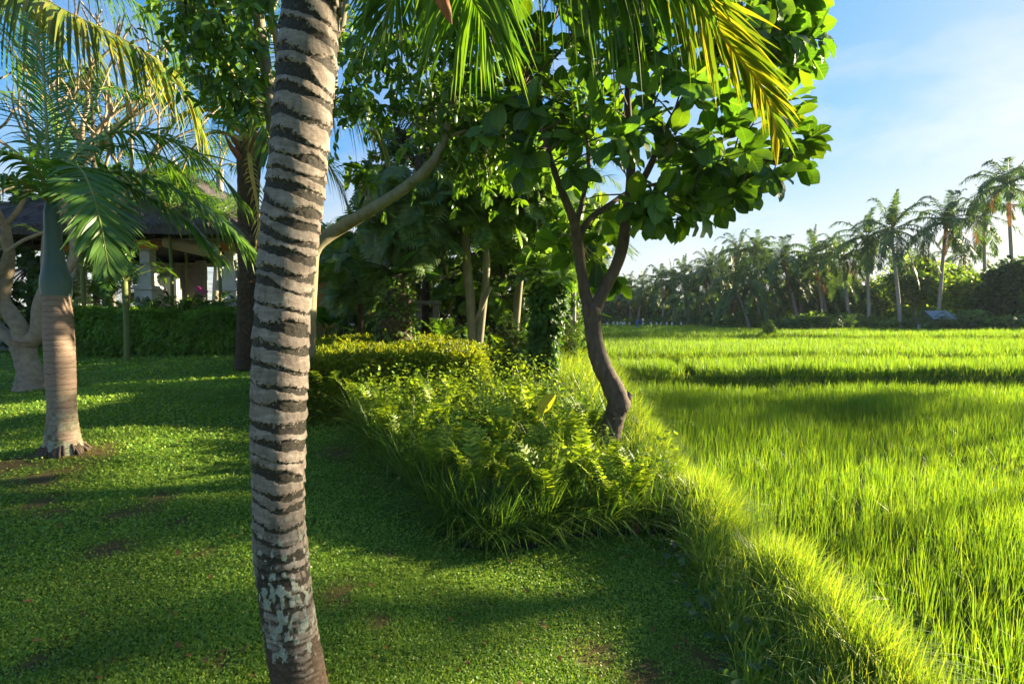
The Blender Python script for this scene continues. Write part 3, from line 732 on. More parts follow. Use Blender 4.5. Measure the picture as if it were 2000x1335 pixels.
# ------------------------------------------------------------------ the big ringed coconut palm
def big_palm():
    prof = [(1460, 612, 124, 2.3), (1400, 600, 110, 2.3), (1335, 586, 99, 2.3), (1200, 564, 95, 2.3), (1100, 551, 98, 2.3), (1000, 545, 95, 2.3), (850, 545, 101, 2.3), (700, 548, 104, 2.3), (600, 553, 103, 2.3), (470, 565, 109, 2.3), (350, 579, 110, 2.3), (235, 590, 110, 2.3), (0, 611, 110, 2.3), (-200, 640, 108, 2.34), (-420, 690, 108, 2.4), (-600, 740, 100, 2.45)]
    pts = np.array([list(P(x, y, d)) + [w / 2000 * d] for y, x, w, d in prof])
    c4 = curve(pts, 1500); c = c4[:, :3]; r = c4[:, 3]
    base = c[0].copy(); base[2] = float(H(base[0], base[1]))
    root = thing('coconut_palm', 'ringed coconut palm trunk filling the foreground, lichen on its foot', 'palm tree', tuple(base))
    T, N, B = frames(c); nu = 120
    a = np.linspace(0, 2 * PI, nu, endpoint=False)
    v = np.concatenate([[0], np.cumsum(np.linalg.norm(np.diff(c, axis=0), axis=1))])
    A, Vv = np.meshgrid(a, v)
    # angle measured so that 0 faces the camera
    tocam = nrm(np.array([0, 0, CAMZ]) - c); ph0 = np.arctan2((tocam * B).sum(1), (tocam * N).sum(1))
    AA = (A - ph0[:, None]) / (2 * PI) * 8
    # irregular leaf-scar rings
    sp = []; s = 0
    while s < v[-1] + .3:
        s += (.038 if s < .6 else .055 + .024 * min(1, (s - .6) / .9)) * rng.uniform(.72, 1.3); sp.append(s)
    sp = np.array([0] + sp)
    W = Vv + .045 * (fbm(AA * .5 + 7, Vv * 3, 2, None) - .5) + .03 * np.sin(A - ph0[:, None] + .5) + .016 * (fbm(AA * 3.5, Vv * 22, 3) - .5)
    k = np.clip(np.searchsorted(sp, W) - 1, 0, len(sp) - 2)
    f = (W - sp[k]) / (sp[k + 1] - sp[k])
    th = .12 + .95 * np.clip(vnoise(AA * .75 + k * 3.7, k * 7.3 + .5) - .2, 0, .55)
    fray = (fbm(AA * 14, Vv * 90, 4) - .5) * .75
    dark = sstep(.1, -.08, f - th + fray)
    up = sstep(.35, 1.1, Vv)
    # weathered lower trunk
    low = sstep(1.5, .55, Vv)
    dk2 = sstep(.42, .6, fbm(AA * 1.3 + 3, Vv * 5, 4)) * low + sstep(.75, .2, Vv) * .8
    dark = np.clip(dark * (.25 + .75 * up) + .75 * dk2, 0, 1)
    # lichen patches
    pyv = 667.5 - 1000 * ((c - [0, 0, CAMZ]) @ UP) / ((c - [0, 0, CAMZ]) @ FW)
    big = np.exp(-((pyv[:, None] - 1190) / 85) ** 2 - (((A - ph0[:, None] + PI) % (2 * PI) - PI - .0) / .8) ** 2)
    zone = sstep(900, 1060, pyv)[:, None] * sstep(1340, 1240, pyv)[:, None]
    ln = fbm(AA * 5 + 11, Vv * 30, 5)
    lichen = sstep(.6, .8, ln + .06 * zone - .12 * (1 - zone) + .17 * big) * (zone * .9 + .1 * (Vv < 1.6))
    lichen = np.clip(lichen, 0, 1)
    off = np.where(f > th, .0035 - .006 * (f - th) / (1 - th), -.0045) * (.3 + .7 * up) + .004 * (fbm(AA * 7, Vv * 70, 3) - .5) * (.4 + dark) + .0015 * lichen
    off = off + .006 * (fbm(AA * 1.0, Vv * 8, 2) - .5)
    R = r[:, None] + off
    V = c[:, None] + R[..., None] * (np.cos(A)[..., None] * N[:, None] + np.sin(A)[..., None] * B[:, None])
    idx = np.arange(V.shape[0] * nu).reshape(-1, nu)
    F = np.stack([idx[:-1], np.roll(idx[:-1], -1, 1), np.roll(idx[1:], -1, 1), idx[1:]], -1).reshape(-1, 4)
    mb = MB(); mb.add(V.reshape(-1, 3), F, 0, True, dark=dark.ravel(), lichen=lichen.ravel(), low=sstep(.9, .2, Vv).ravel())
    m, nt, Nn, L, out = newmat('ringed_palm_bark')
    at = lambda n: (lambda q: (setattr(q, 'attribute_name', n), q.outputs['Fac'])[1])(Nn.new('ShaderNodeAttribute'))
    pale = ramp(nt, [(.25, (.095, .075, .06)), (.5, (.195, .158, .132)), (.75, (.34, .295, .255))], noise(nt, 9, 6, .7, coord(nt, (1, 1, 4))))
    grime = ramp(nt, [(.45, (1, 1, 1)), (.7, (.55, .5, .45))], noise(nt, 26, 5, .75, coord(nt, (1.5, 1.5, .5))))
    pale = mixc(nt, pale, grime, 1.0, 'MULTIPLY')
    drk = ramp(nt, [(.32, (.01, .008, .006)), (.58, (.034, .028, .02)), (.74, (.1, .085, .065))], noise(nt, 90, 4, .7, coord(nt)))
    lowc = ramp(nt, [(.35, (.04, .025, .016)), (.65, (.12, .08, .055))], noise(nt, 40, 5, .7, coord(nt, (1, 1, 2))))
    drk = mixc(nt, drk, lowc, at('low'))
    # cracks and fine fibre break up the mask
    mk = Nn.new('ShaderNodeMath'); mk.operation = 'MULTIPLY_ADD'; L.new(noise(nt, 60, 4, .7, coord(nt)), mk.inputs[0]); mk.inputs[1].default_value = .55; mk.inputs[2].default_value = -.275
    ad = Nn.new('ShaderNodeMath'); ad.operation = 'ADD'; L.new(mk.outputs[0], ad.inputs[0]); L.new(at('dark'), ad.inputs[1])
    cl = ramp(nt, [(.35, (0, 0, 0)), (.6, (1, 1, 1))], ad.outputs[0])
    col = mixc(nt, pale, drk, cl)
    lic = ramp(nt, [(.35, (.19, .21, .165)), (.7, (.36, .37, .31))], noise(nt, 30, 4, .6, coord(nt)))
    a2 = Nn.new('ShaderNodeMath'); a2.operation = 'ADD'; L.new(mk.outputs[0], a2.inputs[0]); L.new(at('lichen'), a2.inputs[1])
    col = mixc(nt, col, lic, ramp(nt, [(.4, (0, 0, 0)), (.75, (.9, .9, .9))], a2.outputs[0]))
    pr = Nn.new('ShaderNodeBsdfPrincipled'); L.new(col, pr.inputs['Base Color']); pr.inputs['Roughness'].default_value = .7; pr.inputs['Specular IOR Level'].default_value = .25
    L.new(bump(nt, noise(nt, 55, 8, .75, coord(nt, (1, 1, 1.6))), .9, .006), pr.inputs['Normal']); L.new(pr.outputs[0], out.inputs[0])
    mb.build('trunk', m, root, loc=tuple(base))
    top = c[-1]
    # crown: each frond a part
    def fr(pts, n=80, L=.85, w=.034, droop=.55, mats=(M_coco, M_petiole), **kw):
        q = MB(); frond(q, [top] + [P(*p) if len(p) == 3 and p[2] < 9 and abs(p[0]) > 20 else np.array(p) for p in pts], n, L, w, droop, r0=.028, seg=6, **kw)
        return q.build('frond', list(mats), root, loc=tuple(base))
    # the yellowing frond that hangs into the picture at upper right
    fr([(960, -560, 2.5), (1180, -260, 2.6), (1330, -40, 2.72), (1432, 97, 2.85), (1478, 155, 2.95), (1503, 205, 3.0), (1518, 262, 3.05)], 84, .52, .034, .2, (M_cocoy, M_petioley), start=.3, a0=48, a1=16, broken=.35, vee=.12)
    # frond across the top edge with leaflets hanging straight down
    fr([(900, -520, 2.45), (1010, -300, 2.4), (1120, -140, 2.4), (1250, -70, 2.5), (1400, -30, 2.7)], 100, .5, .03, .9, a0=60, vee=.0, start=.2)
    fr([(860, -420, 2.7), (900, -180, 3.0), (915, -30, 3.2), (940, 30, 3.3), (955, 80, 3.3)], 80, .62, .032, .5, a0=65, a1=30, vee=.1, start=.25)
    fr([(780, -470, 2.8), (800, -200, 3.3), (790, -60, 3.6), (765, 0, 3.7), (745, 50, 3.7)], 80, .62, .032, .5, start=.25)
    fr([(760, -700, 2.2), (880, -760, 1.8), (1050, -560, 1.5), (1200, -350, 1.4)], 70, .7, .034, .7)
    fr([(640, -800, 2.6), (480, -820, 2.7), (300, -560, 2.9), (180, -330, 3.0)], 70, .7, .034, .7)
    fr([(820, -800, 2.9), (1050, -840, 3.6), (1350, -640, 4.2), (1560, -420, 4.6)], 70, .8, .034, .6)
    fr([(700, -800, 3.0), (640, -760, 3.8), (600, -520, 4.5), (590, -330, 4.8)], 70, .8, .034, .6)
    # withered spathe hanging from the crown
    q = MB(); b = P(835, -60, 2.5); e = P(882, 48, 2.5)
    c2 = curve([top, P(800, -260, 2.5), b], 14); tube(q, c2, .012, 6)
    n = 14; 
    for j in range(1): tube(q, curve([b, (b + e) / 2 + RT * .005, e], n), .034 * np.sin(np.linspace(.25, PI * .985, n)) ** .8, 10)
    q.build('spathe', M_spathe, root, loc=tuple(base))
    return root
big_palm()

# ------------------------------------------------------------------ foxtail palm with blue-green crownshaft
def ring_trunk(name, mat, prof, root, loc, seg=28, step=.045, depth=.003, n=260):
    pts = np.array(prof, float); c4 = curve(pts, n); c = c4[:, :3]
    v = np.concatenate([[0], np.cumsum(np.linalg.norm(np.diff(c, axis=0), axis=1))])
    r = c4[:, 3] - depth * (np.mod(v + .006 * np.sin(v * 40), step) < step * .14)
    mb = MB(); tube(mb, c, r, seg, 0, True, .02); return mb.build(name, mat, root, loc=loc)
def ringmat(name, pale, dk, freq, lich=None):
    m, nt, N, L, out = newmat(name)
    wv = N.new('ShaderNodeTexWave'); wv.wave_type = 'BANDS'; wv.bands_direction = 'Z'; wv.inputs['Scale'].default_value = freq; wv.inputs['Distortion'].default_value = 3.5; wv.inputs['Detail'].default_value = 3; wv.inputs['Detail Scale'].default_value = 2.5
    L.new(coord(nt), wv.inputs[0])
    a = ramp(nt, [(.3, pale), (.7, tuple(1.3 * x for x in pale))], noise(nt, 7, 5, .65, coord(nt, (1, 1, 3))))
    b = ramp(nt, [(.0, dk), (.1, (1, 1, 1))], wv.outputs['Fac'])
    col = mixc(nt, a, b, .75, 'MULTIPLY')
    if lich:
        tc = N.new('ShaderNodeTexCoord'); sp = N.new('ShaderNodeSeparateXYZ'); L.new(tc.outputs['Object'], sp.inputs[0])
        z = N.new('ShaderNodeMapRange'); z.inputs[1].default_value = .05; z.inputs[2].default_value = .75; z.inputs[3].default_value = 1; z.inputs[4].default_value = 0; L.new(sp.outputs[2], z.inputs[0])
        mu = N.new('ShaderNodeMath'); mu.operation = 'MULTIPLY'; L.new(z.outputs[0], mu.inputs[0]); L.new(ramp(nt, [(.4, (0,) * 3), (.55, (1,) * 3)], noise(nt, 9, 5, .7, coord(nt))), mu.inputs[1])
        col = mixc(nt, col, ramp(nt, [(.4, (.05, .06, .015)), (.6, (.3, .33, .24))], noise(nt, 14, 4, .7, coord(nt))), mu.outputs[0])
    pr = N.new('ShaderNodeBsdfPrincipled'); L.new(col, pr.inputs['Base Color']); pr.inputs['Roughness'].default_value = .7; pr.inputs['Specular IOR Level'].default_value = .3
    L.new(bump(nt, noise(nt, 40, 6, .7, coord(nt, (1, 1, 2))), .5, .006), pr.inputs['Normal']); L.new(pr.outputs[0], out.inputs[0]); return m
M_foxtrunk = ringmat('foxtail_bark', (.21, .145, .105), (.45, .38, .3), 5.5, True)
M_arecatrunk = ringmat('areca_cane', (.12, .15, .04), (.5, .5, .35), 9)
def W(px, py, d, wpx): return list(P(px, py, d)) + [wpx / 2000 * d]
def foxtail():
    D = 5.25
    base = P(122, 878, D); base[2] = float(H(base[0], base[1])); loc = tuple(base)
    root = thing('foxtail_palm', 'stout grey palm with blue green crownshaft left on the lawn', 'palm tree', loc)
    ring_trunk('trunk', M_foxtrunk, [W(124, 900, D, 74), W(123, 868, D, 61), W(122, 845, D, 54), W(121, 800, D, 46), W(118, 720, D, 48), W(114, 640, D, 48), W(111, 575, D, 43)], root, loc)
    mb = MB(); p = np.array([W(110, 578, D, 47), W(110, 565, D, 49), W(109, 545, D, 49), W(107, 520, D, 38), W(105, 490, D, 31), W(103, 450, D, 27), W(101, 415, D, 24), W(100, 390, D, 16)]); c4 = curve(p, 60)
    tube(mb, c4[:, :3], c4[:, 3], 28, 0, True, .015); mb.build('crownshaft', M_shaft, root, loc=loc)
    rt = MB()
    for k in range(80):
        a = rng.uniform(0, 6.28); h = np.array([math.cos(a), math.sin(a), 0]); b = base + h * rng.uniform(.13, .16) + Z * rng.uniform(.03, .09); e = base + h * rng.uniform(.17, .24); e[2] = float(H(e[0], e[1])) - .02
        tube(rt, curve([b, (b + e) / 2 + h * .02, e], 6), .012, 5)
    rt.build('root_flare', M_bark_fig, root, loc=loc)
    top = P(100, 400, D)
    def fr(pts, n=62, L=.5, w=.04, droop=.35, mats=(M_foxfrond, M_petiole), **kw):
        q = MB(); frond(q, [top] + [P(*p) for p in pts], n, L, w, droop, r0=.02, seg=5, **kw); q.build('frond', list(mats), root, loc=loc)
    fr([(118, 350, 5.1), (150, 325, 4.95), (178, 370, 4.75), (197, 440, 4.6), (212, 520, 4.5)], 56, .5, .05, .18, start=.2, a0=70, a1=18, vee=.1)
    fr([(150, 360, 5.3), (230, 335, 5.4), (330, 365, 5.5), (420, 420, 5.6), (505, 500, 5.7)], 84, .6, .04, .5, start=.16)
    fr([(140, 350, 5.2), (230, 360, 5.45), (340, 415, 5.6), (430, 500, 5.7)], 80, .55, .04, .5, start=.16)
    fr([(130, 320, 5.4), (200, 265, 5.7), (300, 262, 6.0), (400, 315, 6.3), (480, 400, 6.5)], 84, .6, .038, .5, start=.16)
    fr([(80, 345, 5.1), (20, 300, 4.9), (-60, 300, 4.8), (-140, 370, 4.7)], 60, .5, .036, .5)
    fr([(93, 320, 5.3), (90, 220, 5.5), (80, 110, 5.8), (50, 30, 6.1)], 60, .5, .03, .3, a0=45)
    fr([(140, 310, 5.5), (220, 285, 6.0), (310, 310, 6.5), (380, 370, 6.8)], 60, .5, .034, .5)
    fr([(70, 370, 5.0), (0, 345, 4.7), (-80, 390, 4.5), (-130, 480, 4.4)], 56, .5, .036, .5)
    fr([(85, 300, 5.6), (40, 210, 6.0), (-30, 170, 6.4), (-110, 190, 6.7)], 56, .5, .03, .45)
    fr([(110, 300, 5.6), (150, 210, 6.1), (210, 170, 6.7), (280, 190, 7.2)], 56, .5, .03, .5)
foxtail()

# ------------------------------------------------------------------ coconut palms further back
def coco(label, cat, trunk, top, fronds, wood, group=None, L=.9, w=.036, mats=(M_coco, M_petioley), n=60, husk=True, seg=4):
    base = np.array(trunk[0][:3]); loc = tuple(base)
    root = thing('coconut_palm', label, cat, loc, group)
    mb = MB(); c4 = curve(np.array(trunk), 90); tube(mb, c4[:, :3], c4[:, 3], 18, 0, True, .06); mb.build('trunk', wood, root, loc=loc)
    if husk:
        q = MB(); r = trunk[-1][3]
        for k in range(16):
            a = rng.uniform(0, 6.28); h = np.array([math.cos(a), math.sin(a), 0]); b = top + h * r * .8 - Z * rng.uniform(.1, .5); e = top + h * r * rng.uniform(1.3, 2.4) + Z * rng.uniform(-.1, .55)
            tube(q, curve([b, (b + e) / 2 + h * .06, e], 6), np.linspace(.055, .01, 6) * r * 6, 5)
        q.build('husk', M_husk, root, loc=loc)
    for f in fronds:
        o = f[1] if len(f) == 2 and isinstance(f[1], dict) else {}
        pts = f[0] if o or isinstance(f[0], list) else f
        q = MB(); kw = dict(n=n, L=L, w=w, droop=.55, r0=trunk[-1][3] * .22, seg=seg, start=.2); kw.update({k: v for k, v in o.items() if k != 'mats'})
        frond(q, [top] + [P(*p) for p in pts], **kw); q.build('frond', list(o.get('mats', mats)), root, loc=loc)
    return root
D = 12.0
b = P(480, 705, D); b[2] = float(H(b[0], b[1]))
coco('young coconut palm with yellow leaf stalks left of the ringed trunk', 'palm tree',
     [list(b) + [.26], W(482, 660, D, 36), W(483, 560, D, 36), W(484, 450, D, 37), W(486, 330, D, 42), W(487, 285, D, 50)], P(487, 280, D),
     [([(480, 200, D), (470, 90, 11.6), (440, 0, 11), (400, -60, 10.5)], {}), ([(455, 235, D), (420, 170, 11.6), (370, 140, 11.2), (320, 180, 11)], {}),
      ([(520, 225, D), (600, 185, 12.3), (690, 210, 12.6), (745, 280, 12.8), (760, 370, 12.9)], dict(mats=(M_cocoy, M_petioley), droop=1.0, n=84, L=1.15)),
      ([(460, 250, 11.7), (410, 215, 11.4), (350, 230, 11), (300, 300, 10.8)], {}), ([(510, 210, 12.4), (560, 110, 13), (640, 40, 13.6), (740, 40, 14)], dict(n=80)),
      ([(455, 265, 12.4), (410, 260, 13), (370, 300, 13.5), (345, 370, 13.8)], {}), ([(510, 260, 12.5), (570, 265, 13.2), (640, 320, 13.8), (680, 400, 14)], dict(n=76)),
      ([(495, 190, 12.4), (520, 60, 13), (560, -40, 13.6)], {}), ([(470, 180, 12.6), (420, 60, 13), (350, 0, 13.3), (270, 30, 13.5)], dict(n=80)), ([(450, 220, 12.3), (380, 150, 12.5), (310, 150, 12.6), (250, 230, 12.6)], dict(n=76)), ([(475, 200, 11.8), (440, 120, 11.4), (400, 100, 11), (350, 130, 10.8), (330, 200, 10.8)], {}), ([(500, 230, 11.8), (520, 180, 11.4), (530, 200, 11), (525, 300, 10.8)], {}), ([(490, 330, 11.6), (505, 420, 11.5), (498, 500, 11.5)], dict(L=.3, n=20, mats=(M_petioley, M_petioley)))], M_bark_dark, husk=True, L=1.0, w=.045)
D = 30
b = P(418, 690, D); b[2] = .7
coco('pale distant coconut palm seen over the pavilion roof', 'palm tree', [list(b) + [.2], W(425, 500, D, 12), W(430, 330, D, 13)], P(430, 325, D),
     [([(405, 300, D), (375, 295, 29), (350, 325, 28.5)], {}), ([(415, 330, D), (385, 330, 29), (358, 345, 28)], {}), ([(440, 295, D), (460, 270, 30), (490, 280, 30)], {}), ([(430, 290, D), (432, 255, 31), (450, 225, 32)], {}), ([(450, 320, D), (475, 330, 31), (500, 365, 32)], {}), ([(420, 345, D), (400, 375, 29.5), (395, 420, 29.5)], {})], M_bark_far, L=1.1, w=.07, n=44, husk=False, mats=(M_far, M_petioley))
D = 8.6
b = P(10, 760, D); b[2] = float(H(b[0], b[1]))
coco('tall coconut palm at the left edge with a frond tinted as sunlit overhead', 'palm tree', [list(b - RT * .6) + [.13], W(-45, 560, D, 27), W(-50, 420, D, 26), W(-55, 300, D, 26), W(-65, 100, D, 26), W(-75, -200, D, 26), W(-90, -420, D, 28)], P(-90, -430, D),
     [([(-95, -260, 8.2), (-40, -90, 7.9), (60, -18, 7.7), (141, 28, 7.6), (225, 68, 7.6), (299, 112, 7.6), (352, 162, 7.7), (392, 245, 7.8)], dict(n=185, L=1.25, start=.3, w=.055, mats=(M_cocoy, M_petioley), droop=.75, vee=.0, a0=62)),  # yellow leaflets paint the sun falling on this frond
      ([(-60, -330, 8.8), (40, -180, 9.2), (160, -60, 9.5), (270, 10, 9.7), (350, 110, 9.8)], dict(n=110, L=1.15, droop=.8)), ([(-100, -200, 8.4), (-40, 0, 8.2), (20, 90, 8.2), (90, 200, 8.3), (140, 300, 8.4)], dict(n=90, L=.9, droop=.6)),
      ([(-40, -480, 8.8), (120, -340, 9.0), (300, -150, 9.2), (400, 40, 9.4), (430, 150, 9.5)], dict(n=90)), ([(-160, -500, 8.5), (-330, -420, 8.2), (-440, -180, 8)], {}),
      ([(-90, -560, 8.6), (-40, -640, 8.9), (60, -560, 9.4), (140, -380, 9.8)], {}), ([(-120, -420, 8.2), (-160, -250, 7.6), (-140, -60, 7.2), (-100, 100, 7.0)], dict(n=80)),
      ([(-60, -400, 8.9), (0, -180, 9.5), (40, 10, 9.9), (60, 130, 10.0)], dict(n=80)), ([(-130, -560, 9), (-240, -520, 9.6), (-340, -330, 10)], {})], M_bark_fig, L=.9, n=70)
# ------------------------------------------------------------------ broadleaf trees
def limb(root, pts, mat, name='limb', seg=12, rough=.06, loc=None, n=None):
    pts = np.array(pts, float); c4 = curve(pts, n or max(14, len(pts) * 8)); mb = MB()
    tube(mb, c4[:, :3], np.maximum(c4[:, 3], .003), seg, 0, True, rough); return mb.build(name, mat, root, loc=loc), c4
def whorls(mb, tips, dirs, n, L, tpl, mat=0, droop=.25, wide=1.0, spread=.9, along=.12, back=None, veins=False):
    """n leaves spiralling round each twig end"""
    m = len(tips); i = np.repeat(np.arange(m), n); N = len(i)
    d0 = nrm(np.asarray(dirs))[i]; r = rdir(N); r = nrm(r - d0 * (r * d0).sum(1, keepdims=True))
    t = rng.random(N)
    d = nrm(d0 * (.25 + .55 * t)[:, None] + r * spread - Z * droop * rng.uniform(.2, 1.6, (N, 1)))
    p = np.asarray(tips)[i] - d0 * (along * (1 - t) * 1.6)[:, None] + r * .012
    up = nrm(Z * .8 + d0 * .7 + rng.normal(0, .35, (N, 3)))
    inst(mb, tpl, p, d, up, L * rng.uniform(.55, 1.2, N), mat, wide, veins)
def twig(mb, a, b, r0, r1, sag=.1, mat=1):
    mid = (a + b) / 2 + rng.normal(0, .05, 3) * np.linalg.norm(b - a) + Z * sag * np.linalg.norm(b - a) * .3
    tube(mb, curve([a, mid, b], 7), np.linspace(r0, r1, 7), 5, mat, False)

def fig_tree():
    D = 6.4
    b = P(1184, 862, D); b[2] = float(H(b[0], b[1])) - .05; loc = tuple(b)
    root = thing('fiddle_leaf_fig', 'dark fig tree with crooked forked trunk and huge leathery leaves by the rice', 'tree', loc)
    W2 = lambda x, y, w, d=D: list(P(x, y, d)) + [w / 2000 * d]
    limb(root, [W2(1178, 885, 50), W2(1190, 845, 44), W2(1203, 805, 42), W2(1208, 785, 46), W2(1196, 755, 40), W2(1176, 715, 37), W2(1162, 670, 34), W2(1157, 630, 33), W2(1155, 605, 38), W2(1156, 592, 30)], M_bark_fig, 'trunk', 22, .1, loc, 120)
    limb(root, [W2(1206, 790, 34), W2(1219, 779, 26), W2(1229, 770, 17), W2(1231, 768, 15)], M_bark_fig, 'stub', 14, .08, loc)
    kn = MB(); kc = P(1199, 808, D - .13); tube(kn, curve([kc - Z * .05, kc, kc + Z * .05], 8), .035 * np.sin(np.linspace(.15, 3.0, 8)), 12, 0, True, .15); kn.build('knot', M_bark_fig, root, loc=loc)
    A, a4 = limb(root, [W2(1152, 612, 25), W2(1143, 575, 23), W2(1134, 520, 21), W2(1128, 470, 21, 6.3), W2(1120, 430, 18, 6.2), W2(1100, 380, 15, 6.1), W2(1083, 335, 12, 6.0), W2(1060, 260, 9, 5.9), W2(1020, 170, 6, 5.7)], M_bark_fig, loc=loc)
    B, b4 = limb(root, [W2(1158, 612, 26), W2(1178, 570, 24), W2(1203, 520, 23), W2(1216, 480, 23), W2(1224, 420, 21), W2(1232, 350, 19), W2(1229, 260, 16), W2(1226, 170, 12, 6.5), W2(1235, 60, 8, 6.6), W2(1240, -60, 5, 6.7)], M_bark_fig, loc=loc)
    Cc, c4 = limb(root, [W2(1228, 400, 15), W2(1262, 340, 14, 6.3), W2(1290, 280, 12, 6.2), W2(1320, 215, 9, 6.1), W2(1370, 140, 7, 6.0), W2(1450, 60, 5, 5.9)], M_bark_fig, loc=loc)
    Dd, d4 = limb(root, [W2(1128, 470, 15, 6.3), W2(1150, 430, 13, 6.4), W2(1190, 400, 10, 6.7), W2(1240, 370, 8, 7.0), W2(1330, 350, 6, 7.2)], M_bark_fig, loc=loc)
    E, e4 = limb(root, [W2(1124, 445, 11, 6.2), W2(1140, 380, 9, 6.4), W2(1150, 320, 8, 6.6), W2(1140, 220, 6, 6.8)], M_bark_fig, loc=loc)
    f4 = limb(root, [W2(1290, 280, 8, 6.2), W2(1380, 290, 7, 6.1), W2(1470, 310, 6, 6.0), W2(1540, 315, 4, 5.9)], M_bark_fig, loc=loc)[1]
    node = np.vstack([q[len(q) // 3:, :3] for q in (a4, b4, c4, d4, e4, f4)])
    edge = [(1610, 70), (1590, 30), (1600, 110), (1570, 150), (1560, 95), (1580, 270), (1555, 285), (1530, 240), (1545, 320), (1500, 340), (1470, 350), (1440, 365), (1425, 390), (1400, 405), (1375, 410), (1345, 430), (1310, 440), (1290, 425), (1265, 410), (1240, 395), (1550, 10), (1500, 0), (1460, 380), (1410, 350), (1350, 380), (1320, 400), (1530, 290), (1590, 60), (1490, 100), (1520, 60), (1480, 30), (1420, 60), (1390, 330), (1300, 370), (1370, 300), (1440, 300), (1420, 250)]
    T = [P(x + rng.normal(0, 6), y + rng.normal(0, 6), rng.uniform(5.5, 6.7)) for x, y in edge]
    poly = [(900, -260), (1580, -260), (1600, 60), (1560, 150), (1540, 270), (1440, 340), (1330, 400), (1250, 370), (1215, 300), (1180, 330), (1130, 400), (1060, 400), (1000, 330), (900, 250)]
    X, Y = scatter(poly, 250)
    T += [P(x, y, d) for x, y, d in zip(X, Y, rng.uniform(4.9, 7.8, 250))]
    T += [P(x, y, rng.uniform(6.4, 7.2)) for x, y in [(1190, 470), (1185, 520), (1200, 555), (1150, 480), (1170, 430), (1100, 440), (1080, 470), (1110, 500), (1165, 545), (1210, 410)]]
    T = np.array(T); mb = MB()
    dist = ((T[:, None] - node[None]) ** 2).sum(-1) + .6 * np.maximum(node[None, :, 2] - T[:, None, 2], 0) ** 2
    near = node[dist.argmin(1)]
    for a, t in zip(near, T): twig(mb, a, t, .012, .006)
    whorls(mb, T, T - near + Z * .15, 10, .29, FIG, 0, .35, 1.0, .85, .15, veins=True)
    k = rng.random(len(T)) < .12
    whorls(mb, T[k], (T - near)[k], 1, .24, FIG, 2, .6, veins=True)
    mb.build('crown', [M_fig, M_bark_fig, M_cocoy], root, loc=loc)
    # a single leaf sprouting from the trunk
    q = MB(); inst(q, FIG, P(1166, 612, D), np.array([.9, -.2, -.1]), Z, .2, veins=True); q.build('leaf', M_fig, root, loc=loc)
fig_tree()

